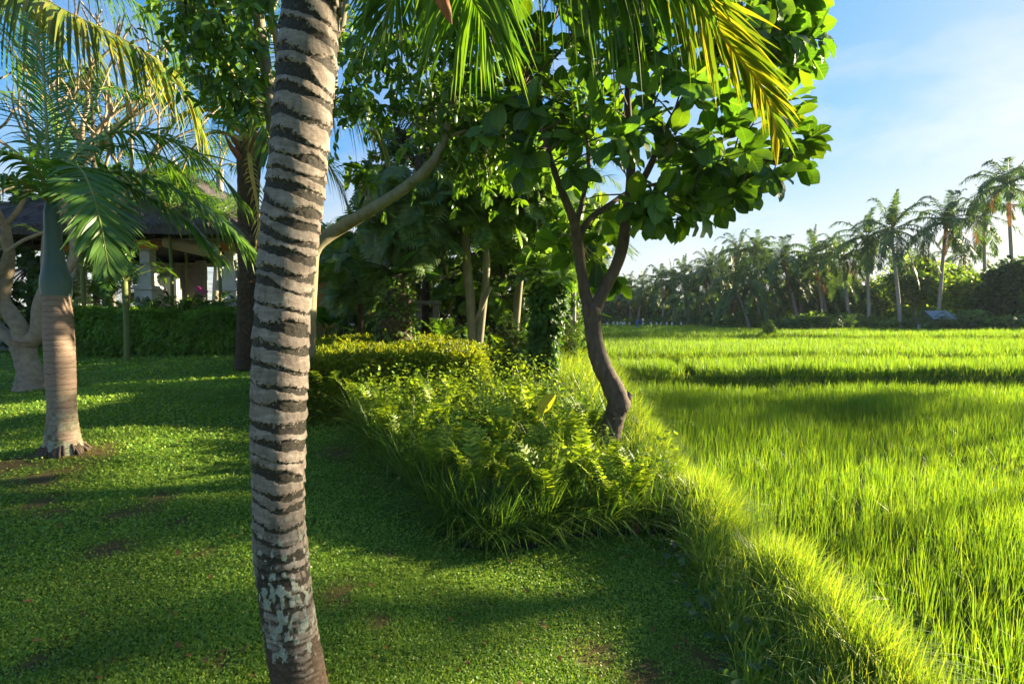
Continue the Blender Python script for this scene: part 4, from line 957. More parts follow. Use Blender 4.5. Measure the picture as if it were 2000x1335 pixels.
def mango_tree():
    D = 7.5
    b = P(600, 735, D); b[2] = float(H(b[0], b[1])); loc = tuple(b)
    root = thing('pointed_leaf_tree', 'pale barked tree behind the ringed trunk, one limb reaching right', 'tree', loc)
    W2 = lambda x, y, w, d=D: list(P(x, y, d)) + [w / 2000 * d]
    limb(root, [list(b - Z * .05) + [.13], W2(600, 700, 31), W2(603, 600, 29), W2(606, 520, 30), W2(607, 490, 34)], M_bark_pale, 'trunk', 16, .06, loc)
    a4 = limb(root, [W2(606, 500, 28), W2(625, 472, 26), W2(665, 445, 25), W2(720, 412, 23, 6.9), W2(790, 367, 21, 6.8), W2(845, 318, 19, 6.7), W2(868, 270, 15, 6.7), W2(880, 210, 12, 6.7), W2(895, 120, 9, 6.7), W2(905, 0, 7, 6.7)], M_bark_pale, loc=loc)[1]
    c4 = limb(root, [W2(605, 500, 27), W2(585, 420, 26), W2(555, 330, 25, 6.9), W2(532, 240, 24, 6.8), W2(522, 150, 22, 6.8), W2(510, 70, 22, 6.7), W2(498, -20, 20, 6.6), W2(480, -150, 14, 6.5)], M_bark_pale, loc=loc)[1]
    d4 = limb(root, [W2(560, 340, 16, 6.9), W2(555, 200, 15, 6.9), W2(540, 80, 13, 7.0), W2(527, 0, 12, 7.0), W2(520, -140, 9, 7)], M_bark_pale, loc=loc)[1]
    g4 = limb(root, [W2(592, 430, 17), W2(640, 250, 16, 7.2), W2(655, 120, 15, 7.3), W2(672, 20, 14, 7.3), W2(690, -120, 9, 7.3)], M_bark_pale, loc=loc)[1]
    e4 = limb(root, [W2(525, 165, 8, 6.8), W2(480, 70, 7, 6.6), W2(420, 30, 6, 6.4), W2(360, 10, 4, 6.3)], M_bark_pale, loc=loc)[1]
    h4 = limb(root, [W2(868, 270, 8, 6.7), W2(930, 250, 7, 6.9), W2(1000, 240, 5, 7.1)], M_bark_pale, loc=loc)[1]
    i4 = limb(root, [W2(655, 120, 8, 7.3), W2(730, 90, 7, 7.2), W2(800, 60, 5, 7.1), W2(860, 20, 4, 7.0)], M_bark_pale, loc=loc)[1]
    node = np.vstack([q[len(q) // 3:, :3] for q in (a4, c4, d4, g4, e4, h4, i4)])
    T = []
    for poly, n, d0, d1 in [([(270, -130), (560, -130), (540, 60), (505, 110), (440, 95), (380, 60), (300, 30)], 78, 5.7, 7.4), ([(300, 20), (400, 60), (420, 150), (350, 110)], 10, 6, 7), ([(400, 180), (500, 170), (490, 220), (420, 260), (390, 240)], 7, 6.0, 6.8), ([(370, 40), (500, 60), (500, 170), (430, 175), (400, 110)], 30, 6.0, 7.0),
                            ([(345, 75), (420, 110), (430, 200), (385, 215), (360, 150)], 15, 6.0, 6.8), ([(655, 60), (760, 70), (800, 190), (760, 240), (690, 230), (660, 140)], 52, 6.3, 7.4),
                            ([(700, -120), (960, -120), (980, 200), (900, 240), (800, 180), (760, 60)], 120, 6.2, 7.8), ([(800, 200), (1010, 220), (1000, 380), (900, 420), (860, 300)], 70, 6.6, 8.0), ([(670, 310), (720, 330), (710, 370), (680, 360)], 7, 6.6, 7)]:
        X, Y = scatter(poly, n); T += [P(x, y, d) for x, y, d in zip(X, Y, rng.uniform(d0, d1, n))]
    T = np.array(T); mb = MB(); near = node[((T[:, None] - node[None]) ** 2).sum(-1).argmin(1)]
    for a, t in zip(near, T): twig(mb, a, t, .007, .003)
    whorls(mb, T, nrm(T - near) * .6 - Z * .35, 13, .16, LEAF, 0, .55, 1.0, .75, .22)
    whorls(mb, T + rng.normal(0, .24, T.shape), -Z + rng.normal(0, .4, T.shape), 8, .14, LEAF, 0, .4, 1.0, .8, .2)
    mb.build('crown', [M_mango, M_bark_pale], root, loc=loc)
mango_tree()

def frangipani():
    D = 9.3
    b = P(58, 738, D); b[2] = float(H(b[0], b[1])) - .03; loc = tuple(b)
    root = thing('frangipani_tree', 'bare gnarled frangipani with pale swollen trunk left of the foxtail palm', 'tree', loc)
    W2 = lambda x, y, w, d=D: list(P(x, y, d)) + [w / 2000 * d]
    limb(root, [list(b - Z * .05) + [.27], W2(60, 735, 44), W2(52, 705, 38), W2(46, 680, 40), W2(48, 665, 46)], M_bark_frangi, 'trunk', 18, .09, loc, 50)
    def grow(mb, p, d, r, l, lev):
        e = p + d * l; mid = (p + e) / 2 + rdir(1)[0] * l * .09
        tube(mb, curve([p, mid, e], 8), np.linspace(r, r * .82, 8), 7 if r > .02 else 5, 0, True, .05)
        if lev == 0: return
        k = 2 if rng.random() < .8 else 3; ax = rdir(1)[0]; ax = nrm(ax - d * (ax @ d))
        for j in range(k):
            q = ax * math.cos(2 * PI * j / k) + np.cross(d, ax) * math.sin(2 * PI * j / k)
            nd = nrm(d * .8 + q * rng.uniform(.4, .75) + Z * .38 + np.array([.03, 0, 0])); grow(mb, e, nd, r * .7, l * rng.uniform(.62, .92), lev - 1)
    for pts, lev in [([W2(45, 672, 30), W2(38, 640, 28), W2(20, 612, 27), W2(5, 585, 24), W2(12, 545, 21), W2(18, 500, 18, 9.2), W2(10, 440, 15, 9.1)], 4),
                     ([W2(42, 680, 22), W2(20, 662, 20), W2(-10, 630, 18), W2(-40, 580, 16, 9.0)], 4), ([W2(52, 672, 32), W2(72, 652, 26), W2(78, 600, 24), W2(92, 560, 21), W2(120, 540, 18), W2(145, 500, 16, 9.4), W2(140, 440, 14, 9.4)], 4),
                     ([W2(92, 560, 18), W2(90, 500, 17), W2(100, 430, 16), W2(130, 350, 15, 9.6), W2(160, 310, 14, 9.6)], 4), ([W2(145, 500, 14, 9.4), W2(180, 450, 13, 9.5), W2(225, 410, 11, 9.6), W2(245, 370, 10, 9.6)], 3),
                     ([W2(130, 350, 13, 9.6), W2(180, 300, 13, 9.5), W2(225, 255, 11, 9.4), W2(255, 225, 9, 9.3)], 2)]:
        pts = np.array(pts); c4 = curve(pts, 40); mb = MB()
        tube(mb, c4[:, :3], c4[:, 3], 10, 0, True, .07)
        d = nrm(c4[-1, :3] - c4[-4, :3]); d = nrm(d * .5 + Z * .6)
        for s in (-1, 0, 1): grow(mb, c4[-1, :3], nrm(d + s * np.array([.5, .1, 0]) + rdir(1)[0] * .15), c4[-1, 3] * .66, .95, lev - 1)
        mb.build('limb', M_bark_frangi, root, loc=loc)
frangipani()

def big_leaf_tree(label, trunks, tips_polys, tpl, mat, L, n, bark, name='breadfruit_tree', droop=.4, D=11.0, group=None, wide=1.0, tw=.012):
    b = np.array(trunks[0][0][:3]); b[2] = float(H(b[0], b[1])); loc = tuple(b)
    root = thing(name, label, 'tree', loc, group); nodes = []
    for k, t in enumerate(trunks):
        t = [list(q) for q in t]
        if k == 0: t[0][2] = b[2] - .03
        nodes.append(limb(root, t, bark, 'trunk' if k == 0 else 'limb', 12, .06, loc)[1])
    node = np.vstack([q[len(q) // 2:, :3] for q in nodes])
    T = []
    for poly, m, d0, d1 in tips_polys:
        X, Y = scatter(poly, m); T += [P(x, y, d) for x, y, d in zip(X, Y, rng.uniform(d0, d1, m))]
    T = np.array(T); mb = MB(); near = node[((T[:, None] - node[None]) ** 2).sum(-1).argmin(1)]
    for a, t in zip(near, T): twig(mb, a, t, tw, tw * .4)
    whorls(mb, T, nrm(T - near) + Z * .2, n, L, tpl, 0, droop, wide)
    mb.build('crown', [mat, bark], root, loc=loc); return root
big_leaf_tree('pair of slim grey trunks under deeply lobed breadfruit leaves', [[W(925, 668, 10.6, 20), W(920, 600, 10.6, 18), W(914, 540, 10.6, 18), W(910, 480, 10.6, 16), W(905, 400, 10.6, 12)], [W(936, 668, 10.6, 16), W(943, 600, 10.6, 15), W(950, 530, 10.6, 14), W(948, 450, 10.6, 12), W(960, 370, 10.6, 9)], [W(928, 630, 10.6, 9), W(945, 590, 10.5, 8), W(958, 560, 10.5, 7)]],
              [([(870, 270), (1080, 290), (1100, 410), (1000, 440), (880, 440)], 95, 9.8, 12)], LOBED, M_lobe, .54, 6, M_bark_pale)
big_leaf_tree('leaning breadfruit tree with glossy lobed leaves behind the ivy post', [[W(1000, 690, 13, 18), W(1010, 600, 13, 15), W(1020, 500, 13, 13), W(1030, 400, 13, 9)]], [([(960, 340), (1130, 350), (1130, 455), (960, 455)], 85, 11.5, 14)], LOBED, M_lobe, .5, 7, M_bark_pale)
big_leaf_tree('dark trunk smothered by drooping split leaved climber', [[W(775, 668, 10.8, 40), W(785, 600, 10.8, 34), W(790, 540, 10.8, 30), W(800, 470, 10.8, 26), W(812, 400, 10.8, 20), W(820, 300, 10.8, 14)]],
              [([(700, 330), (900, 300), (920, 430), (840, 470), (760, 470), (690, 420)], 105, 9.7, 11.6), ([(770, 400), (880, 420), (870, 480), (780, 490)], 20, 9.7, 10.6)], LOBED, M_philo, .56, 6, M_bark_dark, 'climber_clad_tree', 1.1)
big_leaf_tree('bushy tree with broad yellow green leaves behind the fig fork', [[W(1075, 690, 12, 16), W(1080, 600, 12, 14), W(1085, 500, 12, 12), W(1090, 400, 12, 8)]], [([(1040, 370), (1180, 380), (1190, 490), (1150, 530), (1060, 510)], 70, 11, 13.5)], LEAF_R, M_fig, .3, 9, M_bark_pale, 'broadleaf_tree')
for lab, tr, pl, m, L in [
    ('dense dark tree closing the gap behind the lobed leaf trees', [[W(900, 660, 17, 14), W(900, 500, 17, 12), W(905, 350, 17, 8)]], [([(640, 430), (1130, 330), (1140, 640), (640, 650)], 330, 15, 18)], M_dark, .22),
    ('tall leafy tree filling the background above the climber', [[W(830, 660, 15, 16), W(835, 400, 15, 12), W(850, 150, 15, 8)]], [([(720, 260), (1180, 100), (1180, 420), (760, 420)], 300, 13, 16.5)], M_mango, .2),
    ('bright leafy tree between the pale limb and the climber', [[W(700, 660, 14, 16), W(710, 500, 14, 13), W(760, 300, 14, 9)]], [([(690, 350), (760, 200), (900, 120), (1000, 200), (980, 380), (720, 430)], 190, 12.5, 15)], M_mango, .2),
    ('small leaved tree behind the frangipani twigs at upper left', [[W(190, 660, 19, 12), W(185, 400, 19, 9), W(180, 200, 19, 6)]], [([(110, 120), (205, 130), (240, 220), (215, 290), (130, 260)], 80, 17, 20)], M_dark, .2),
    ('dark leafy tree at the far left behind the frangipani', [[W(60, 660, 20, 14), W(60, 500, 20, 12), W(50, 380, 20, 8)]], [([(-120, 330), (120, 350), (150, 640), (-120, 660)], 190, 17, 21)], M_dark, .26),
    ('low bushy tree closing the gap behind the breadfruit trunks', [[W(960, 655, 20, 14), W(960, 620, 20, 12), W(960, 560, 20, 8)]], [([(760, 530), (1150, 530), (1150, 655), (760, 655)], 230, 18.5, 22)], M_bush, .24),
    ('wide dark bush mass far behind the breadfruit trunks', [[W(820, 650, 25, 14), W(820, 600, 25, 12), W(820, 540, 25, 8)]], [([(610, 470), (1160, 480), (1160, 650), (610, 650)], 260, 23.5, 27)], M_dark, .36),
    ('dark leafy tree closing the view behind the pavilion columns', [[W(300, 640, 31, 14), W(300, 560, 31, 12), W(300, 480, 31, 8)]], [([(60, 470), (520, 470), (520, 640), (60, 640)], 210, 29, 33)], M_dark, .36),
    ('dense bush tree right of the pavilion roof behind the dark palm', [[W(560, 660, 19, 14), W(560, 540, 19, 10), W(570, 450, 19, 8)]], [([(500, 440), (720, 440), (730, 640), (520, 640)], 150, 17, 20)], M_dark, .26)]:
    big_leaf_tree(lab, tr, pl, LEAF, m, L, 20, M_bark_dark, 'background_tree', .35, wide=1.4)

big_leaf_tree('young breadfruit with low lobed leaves filling the shade behind the paired trunks', [[W(985, 668, 15, 14), W(985, 600, 15, 12), W(980, 520, 15, 10), W(975, 450, 15, 8)]], [([(830, 430), (1120, 430), (1120, 590), (1000, 610), (850, 580)], 75, 14, 16)], LOBED, M_lobe, .55, 7, M_bark_dark)
big_leaf_tree('young broad leaved tree between the climber and the pale limb', [[W(705, 668, 12, 14), W(705, 600, 12, 12), W(710, 540, 12, 10), W(720, 480, 12, 8)]], [([(640, 470), (760, 450), (770, 560), (650, 590)], 34, 11.2, 13)], LOBED, M_philo, .5, 7, M_bark_dark, 'broadleaf_tree')

# ivy wrapped post
def ivy():
    D = 8.8; b = P(1062, 785, D); b[2] = float(H(b[0], b[1])); loc = tuple(b)
    root = thing('ivy_tree', 'ivy clad stump standing at the edge of the sunlit bank', 'tree', loc)
    c4 = limb(root, [list(b - Z * .03) + [.15], W(1060, 700, D, 34), W(1066, 640, D, 34), W(1072, 590, D, 32), W(1078, 545, D, 26)], M_bark_dark, 'trunk', 14, .12, loc, 60)[1]
    n = 2600; i = (rng.random(n) ** .75 * 59).astype(int); a = rng.uniform(0, 6.28, n)
    rr = c4[i, 3] * rng.uniform(.8, 1.5, n) + .05 * rng.random(n) + .12 * sstep(25, 50, i.astype(float)) * rng.random(n)
    o = np.c_[np.cos(a), np.sin(a), np.zeros(n)]
    mb = MB(); inst(mb, LEAF_R, c4[i, :3] + o * rr[:, None], nrm(-Z * .8 + o * .5 + rng.normal(0, .4, (n, 3))), nrm(o + Z * .4 + rng.normal(0, .3, (n, 3))), rng.uniform(.06, .12, n))
    mb.build('ivy', M_ivy, root, loc=loc)
    mb = MB(); t = c4[-1, :3]
    tips = t + rng.normal(0, .22, (12, 3)) * [1, 1, .6] + Z * .15
    for q in tips: twig(mb, t, q, .012, .006)
    whorls(mb, tips, tips - t + Z * .2, 8, .36, LOBED, 0, .2); mb.build('crown', [M_lobe, M_bark_pale], root, loc=loc)
ivy()

# bird's nest fern on its ivy stump
def nest():
    D = 9.9; b = P(772, 660, D); loc = b.copy(); loc[2] = float(H(b[0], b[1]))
    root = thing('ivy_covered_stump', 'pale vine covered stump behind the golden hedge carrying a nest fern', 'tree stump', tuple(loc))
    c4 = limb(root, [list(loc) + [.34], W(772, 640, D, 70), W(776, 600, D, 56), W(776, 560, D, 46), W(772, 540, D, 40)], M_bark_dark, 'trunk', 16, .15, tuple(loc), 50)[1]
    n = 1700; i = (rng.random(n) * 49).astype(int); a = rng.uniform(0, 6.28, n); o = np.c_[np.cos(a), np.sin(a), np.zeros(n)]
    mb = MB(); inst(mb, LEAF_R, c4[i, :3] + o * (c4[i, 3] * rng.uniform(.95, 1.3, n))[:, None], nrm(-Z * .4 + o * .5 + rng.normal(0, .6, (n, 3))), nrm(o + Z * .4 + rng.normal(0, .3, (n, 3))), rng.uniform(.045, .09, n)); mb.build('vine', M_bush, root, loc=tuple(loc))
    q = c4[-1, :3]; leaf_plant('nest_fern', 'bright rosette of strap fronds perched on the vine covered stump', 'fern', q, 22, .75, STRAP, M_ginger, .02, (.35, 1.15), 1.15, droop=.12, part='fronds')
    q = P(748, 590, D - .25); leaf_plant('nest_fern', 'smaller strap leaved fern clinging low on the left of the stump', 'fern', q, 12, .5, STRAP, M_ginger, .02, (.4, 1.3), 1.0, droop=.4, part='fronds')
    r = thing('hanging_roots', 'thin pale aerial roots hanging beside the climber clad trunk', 'aerial roots', tuple(P(803, 670, 10.2)))
    for x in (797, 801, 806, 812, 819, 833):
        mb = MB(); tp = P(x + rng.normal(0, 4), rng.uniform(420, 470), 10.2); e = P(x, rng.uniform(590, 668) if x < 815 else 540, 10.2)
        tube(mb, curve([tp, (tp + e) / 2 + rng.normal(0, .02, 3), e], 12), .011, 5); mb.build('root', M_bark_pale, r)
nest()

# paddle leaved plants, small palms, cannas
for lab, px, py, d, n, L in [('tall paddle leaved ginger clump right behind the ringed trunk', 640, 660, 12.8, 12, 1.1), ('broad leaved ginger in front of the ochre wall', 690, 665, 13.2, 11, .85), ('low ginger clump between the wall and the stump', 725, 665, 12.4, 9, .65)]:
    q = ground(*P(px, py, d)[:2]); leaf_plant('ginger_plant', lab, 'plant', q, n, L, PADDLE, M_ginger, .75, (.1, .75), 1.1, lift=.5)
for lab, px, py, d, n, L in [('yellow lit canna leaves at the end of the garden bank', 1105, 700, 12.5, 9, .5), ('second canna clump nearer the rice at the bank end', 1130, 700, 14, 8, .45), ('green leafy plant beside the breadfruit trunk base', 985, 700, 12, 9, .5)]:
    q = ground(*P(px, py, d)[:2]); leaf_plant('canna_plant', lab, 'plant', q, n, L, PADDLE, M_fern, .35, (.1, .7), 1.4, lift=.3)
def small_palm(lab, base, h, n, Lf, leaf=.35, stem=.04, mat=M_coco, trunkmat=None, group=None, up=.9, nl=30, tilt=(.2, 1.1), w=.035):
    base = np.array(base, float); r = thing('small_palm', lab, 'palm', tuple(base), group)
    top = base + Z * h
    if h > .1:
        mb = MB(); tube(mb, curve([base, base + Z * h * .5 + rng.normal(0, .03, 3), top], 16), stem, 12, 0, True, .04); mb.build('trunk', trunkmat or M_arecatrunk, r, loc=tuple(base))
    for k in range(n):
        a = 2.4 * k + rng.normal(0, .25); h3 = np.array([math.cos(a), math.sin(a), 0]); t = rng.uniform(*tilt); l = Lf * rng.uniform(.75, 1.15)
        u = h3 * math.sin(t) + Z * math.cos(t)
        q = MB(); frond(q, [top, top + u * l * .4, top + u * l * .75 + h3 * l * .08 - Z * l * .06, top + u * l * .95 + h3 * l * .2 - Z * l * .22 * (1 + t)], nl, leaf, w, .35, r0=.012, seg=3); q.build('frond', [mat, M_petiole], r, loc=tuple(base))
    return r
small_palm('slender green caned areca palm in front of the white pillar', ground(*P(246, 640, 14)[:2]), 2.2, 9, 1.6, .4, .075)
for px, d, h, lab in [(330, 16.7, .5, 'low arching palm between the two white pillars'), (410, 16.7, .4, 'small feathery palm before the right hand pillar'), (120, 17.6, 1.6, 'caned palm left of the pale pillar'), (365, 22, 5.4, 'feathery palm rising behind the right slope of the pavilion roof'), (210, 16.8, 1.7, 'slim caned palm covering the pavilion corner'), (335, 16.8, 4.6, 'tall slim palm whose crown covers the middle of the pavilion roof'), (205, 16.9, 4.4, 'tall slim palm whose crown covers the left of the pavilion roof'), (430, 16.8, 3.8, 'tall slim palm before the right eave of the pavilion')]:
    small_palm(lab, ground(*P(px, 640, d)[:2]) + Z * (.5 if h < 1 else 0), h, 13 if h > 3 else 11, 2.2 if h > 3 else 1.9 if h > 1 else 1.4, .5, .05, w=.045, nl=36)
small_palm('low areca palm arching beside the pale left pillar', ground(*P(195, 640, 16.8)[:2]), .9, 9, 1.5, .4, .05)
small_palm('feathery palm behind the frangipani at the pavilion corner', ground(*P(165, 640, 16)[:2]), 2.6, 10, 2.0, .45, .06)
small_palm('dark palm rising above the left end of the pavilion roof', ground(*P(250, 640, 21)[:2]), 5.6, 11, 2.4, .5, .08, M_coco, M_bark_far, w=.05)
small_palm('fan of young palm fronds by the dark gateway', ground(*P(868, 655, 12)[:2]), .5, 8, 1.1, .3, .04)
small_palm('bushy palm behind the right limb of the pale tree', ground(*P(660, 640, 15)[:2]), 2.3, 12, 1.9, .45, .07)
small_palm('palm with feathery fronds showing beyond the fig fork', ground(*P(1160, 640, 19)[:2]), 4.0, 12, 2.2, .5, .08, M_far, M_bark_far)
small_palm('arching palm seen through the gap left of the fig crown', ground(*P(1120, 640, 17)[:2]), 5.2, 11, 2.6, .55, .09, M_far, M_bark_far)

def shrub(name, lab, base, rx, ry, h, n, L, mat, tpl=LEAF, group=None, wide=1.4, cat='shrub', clusters=40, sink=.1):
    base = np.array(base, float); r = thing(name, lab, cat, tuple(base), group); mb = MB()
    u = rdir(clusters); u[:, 2] = np.abs(u[:, 2]) * 1.0; rad = rng.uniform(.55, 1.0, (clusters, 1))
    T = base + u * rad * [rx, ry, h]
    T[:, 2] += sink
    for t in T: twig(mb, base + rng.normal(0, .05, 3) * [1, 1, 0], t, .014, .005)
    whorls(mb, T, nrm(T - base) + Z * .2, n, L, tpl, 0, .3, wide, .9, L)
    mb.build('foliage', [mat, M_bark_dark], r, loc=tuple(base)); return r
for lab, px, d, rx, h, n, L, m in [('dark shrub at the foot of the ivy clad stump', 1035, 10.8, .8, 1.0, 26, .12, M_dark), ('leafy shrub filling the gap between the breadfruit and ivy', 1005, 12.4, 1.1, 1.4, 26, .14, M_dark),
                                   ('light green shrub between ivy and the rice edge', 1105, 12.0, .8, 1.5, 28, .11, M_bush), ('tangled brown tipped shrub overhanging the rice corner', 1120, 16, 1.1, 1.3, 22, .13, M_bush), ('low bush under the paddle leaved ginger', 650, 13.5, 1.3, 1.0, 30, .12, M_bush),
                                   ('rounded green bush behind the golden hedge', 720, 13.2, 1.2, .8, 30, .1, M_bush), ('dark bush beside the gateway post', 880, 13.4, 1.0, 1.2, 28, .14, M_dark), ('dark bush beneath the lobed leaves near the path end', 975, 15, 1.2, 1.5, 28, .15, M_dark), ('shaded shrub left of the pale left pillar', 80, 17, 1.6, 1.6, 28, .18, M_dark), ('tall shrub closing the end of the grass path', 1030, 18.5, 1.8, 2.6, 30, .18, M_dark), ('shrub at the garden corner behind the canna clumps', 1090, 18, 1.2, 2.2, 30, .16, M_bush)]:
    shrub('shrub', lab, ground(*P(px, 640, d)[:2]), rx, rx, h, n, L, m, clusters=60)

# ------------------------------------------------------------------ pavilion
def pavilion():
    fl = 1.25; D = 17.5
    c = P(300, 600, 20.5); c[2] = .7; loc = tuple(c)
    root = thing('pavilion', 'open garden pavilion with dark thatched roof and white pillars', 'pavilion', loc)
    cols = [(P(292, 600, D), 0), (P(455, 600, 18.2), 0), (P(150, 600, 18.5), 0), (P(-10, 600, 19.5), 0), (P(395, 600, 23.5), 1), (P(345, 600, 24.5), 1), (P(215, 600, 24.5), 1)]
    mb = MB(); box(mb, (-17.5, 16.9, .3), (-9.3, 25.5, fl)); mb.build('floor', M_stone, root, loc=loc)
    for k, (q, inner) in enumerate(cols):
        x, y = q[0], q[1]
        cm = MB(); w = .17
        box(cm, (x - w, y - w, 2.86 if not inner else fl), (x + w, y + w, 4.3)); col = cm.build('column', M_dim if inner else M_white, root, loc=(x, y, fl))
        if inner: continue
        pd = MB(); box(pd, (x - .3, y - .3, fl), (x + .3, y + .3, 2.62)); box(pd, (x - .37, y - .37, 2.622), (x + .37, y + .37, 2.7)); box(pd, (x - .33, y - .33, 2.702), (x + .33, y + .33, 2.76))
        box(pd, (x - .24, y - .24, 2.762), (x + .24, y + .24, 3.4)); pd.build('pedestal', M_white, col, loc=(x, y, fl))
        om = MB(); 
        for f in (-1, 1):
            o = np.array([x + f * .16, y - .31, 2.3]); tube(om, curve([o - Z * .09, o, o + Z * .1], 8), .075 * np.sin(np.linspace(.3, 3.0, 8)), 10, 0, True, .2)
        om.build('ornament', M_stone, col, loc=(x, y, fl))
        cp = MB(); box(cp, (x - .22, y - .22, 4.0), (x + .22, y + .22, 4.12)); box(cp, (x - .28, y - .28, 4.122), (x + .28, y + .28, 4.29)); cp.build('capital', M_orange, col, loc=(x, y, fl))
    bm = MB(); box(bm, (-17.4, 17.2, 4.31), (-9.4, 17.45, 4.55)); box(bm, (-9.8, 17.46, 4.31), (-9.55, 25.0, 4.55)); bm.build('beam', M_wood, root, loc=loc)
    # hipped thatch roof, thick eaves
    ev = np.array([(-18.6, 16.2), (-8.6, 16.2), (-8.6, 26.4), (-18.6, 26.4)]); m = MB()
    n = 26; rings = []
    ex = lambda s, z: [np.r_[np.array([-13.9, 21.3]) + (e - np.array([-13.9, 21.3])) * s, z] for e in ev]
    def ring(s, z):
        p = ex(s, z); out = []
        for a in range(4):
            for j in range(n):
                t = j / n; q = p[a] * (1 - t) + p[(a + 1) % 4] * t; out.append(q + np.array([0, 0, .05 * (fbm(np.array([q[0] * 2.0]), np.array([q[1] * 2.0 + z]), 2)[0] - .5)]))
        return out
    R = np.array([ring(.9, 4.45), ring(1.0, 4.3), ring(1.01, 4.62), ring(.8, 5.3), ring(.6, 6.0), ring(.4, 6.7), ring(.2, 7.3), ring(.05, 7.75)])
    k = R.shape[1]; idx = np.arange(R.shape[0] * k).reshape(-1, k)
    m.add(R.reshape(-1, 3), np.stack([idx[:-1], np.roll(idx[:-1], -1, 1), np.roll(idx[1:], -1, 1), idx[1:]], -1).reshape(-1, 4), 0, False)
    # straw ends along the surface
    ns = 11000; s = rng.uniform(.12, 1, ns); a = rng.integers(0, 4, ns); t = rng.random(ns)
    e0 = ev[a]; e1 = ev[(a + 1) % 4]; q = e0 * (1 - t)[:, None] + e1 * t[:, None]; cc = np.array([-13.9, 21.3])
    p = np.c_[cc + (q - cc) * s[:, None], 4.62 + (1 - s) * 3.3]; dd = np.c_[(q - cc), np.full(ns, -3.4)]
    inst(m, LEAF_S, p + Z * .02, nrm(nrm(dd) + rng.normal(0, .16, (ns, 3))), nrm(np.c_[q - cc, np.full(ns, 8)]), rng.uniform(.25, .6, ns), 0, .2)
    roof = m.build('roof', M_thatch, root, loc=loc)
    f = MB(); tube(f, curve([np.array([-13.9, 21.3, 7.7]), np.array([-13.9, 21.3, 8.0]), np.array([-13.9, 21.3, 8.35])], 9), np.array([.2, .22, .12, .16, .18, .1, .06, .05, .01]), 10); f.build('finial', M_stone, roof, loc=(-13.9, 21.3, 7.7))
    b = MB(); a0 = P(322, 472, 17.0); a1 = P(428, 496, 17.3)
    tube(b, curve([a0, (a0 + a1) / 2, a1], 10), .19, 14); b.build('rolled_blind', M_blind, root, loc=loc)
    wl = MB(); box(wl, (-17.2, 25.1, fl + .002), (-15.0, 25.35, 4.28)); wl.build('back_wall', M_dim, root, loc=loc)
    st = MB(); q = P(322, 560, 19.0); box(st, (q[0] - .5, q[1] - .1, fl + .002), (q[0] + .5, q[1] + .1, 3.2)); pn = st.build('carved_panel', M_white, root, loc=loc)
    cv = MB(); o = np.array([q[0] + .1, q[1] - .14, 2.4])
    th = np.linspace(0, 9, 60); tube(cv, np.c_[o[0] + .05 * th / 3 * np.cos(th), np.full(60, o[1]), o[2] + .09 * th / 3 * np.sin(th)], .035, 6); cv.build('carving', M_black, pn, loc=loc)
    return fl
fl = pavilion()
q = P(397, 600, 16.7); q[2] = 1.26
r = thing('potted_orchid', 'pink orchid in a small clay pot on the pavilion edge', 'potted plant', tuple(q))
mb = MB(); pr = np.array([[0, .1], [.05, .13], [.2, .17], [.24, .18], [.25, .15]]); tube(mb, q + np.c_[np.zeros((5, 2)), pr[:, 0] + .62], pr[:, 1], 14); box(mb, q + [-.2, -.2, -.01], q + [.2, .2, .615]); mb.build('pot', M_dim, r)
mb = MB(); c = curve([q + Z * .85, q + Z * 1.2 + RT * .05, q + Z * 1.35 - RT * .1], 10); tube(mb, c, .01, 5); mb.build('stem', M_petiole, r)
M_pink = leafmat('orchid_petal', [(.45, .06, .22), (.6, .12, .35)], (1.2, .9, 1.1), .4)
for k in range(7):
    a = np.arange(5) * 2 * PI / 5; o = c[9 - k // 2] + rng.normal(0, .035, 3); mb = MB(); inst(mb, LEAF_R, np.repeat(o[None], 5, 0), np.c_[np.cos(a), np.full(5, -.2), np.sin(a)], np.array([0, -1.0, .2]), .075); tube(mb, np.array([o, o + np.array([0, -.02, 0]), o + np.array([0, -.04, 0])]), [.015, .02, .006], 6); mb.build('flower', M_pink, r)

# ochre house behind the ginger and the dark gateway
c = P(700, 600, 17); c[2] = float(H(c[0], c[1])); loc = tuple(c)
r = thing('garden_house', 'ochre walled small building with dark tiled eave hidden by ginger leaves', 'building', loc)
mb = MB(); box(mb, (-6.4, 16.6, .4), (-4.0, 19.5, 3.05)); wl = mb.build('wall', M_ochre, r, loc=loc)
mb = MB(); box(mb, (-5.35, 16.56, 1.5), (-4.75, 16.61, 2.5)); wd = mb.build('window', M_black, r, loc=loc)
mb = MB(); box(mb, (-5.42, 16.5, 1.42), (-4.68, 16.598, 1.497)); mb.build('sill', M_white, wd, loc=loc)
mb = MB()
for k in range(9):
    y = 15.8 + k * .24; z = 3.08 + k * .17
    for x in np.arange(-6.8, -3.65, .2): tube(mb, np.array([(x, y, z), (x, y + .13, z + .08), (x, y + .27, z + .17)]), .1, 8)
box(mb, (-6.85, 15.85, 2.99), (-3.6, 19.8, 3.049)); mb.build('roof', M_thatch, r, loc=loc)
c = P(835, 640, 13.6); c[2] = float(H(c[0], c[1])); loc = tuple(c); zb = c[2]
r = thing('gateway', 'grey stone gateway post and lintel around a dark iron gate', 'gate', loc)
for px in (818, 852):
    q = P(px, 640, 13.6); mb = MB(); box(mb, (q[0] - .08, q[1] - .08, zb - .1), (q[0] + .08, q[1] + .08, 2.02)); mb.build('post', M_stone, r, loc=loc)
a = P(818, 640, 13.6); b = P(852, 640, 13.6)
mb = MB(); box(mb, (a[0] - .14, a[1] - .1, 2.024), (b[0] + .14, b[1] + .1, 2.12)); mb.build('lintel', M_stone, r, loc=loc)
mb = MB()
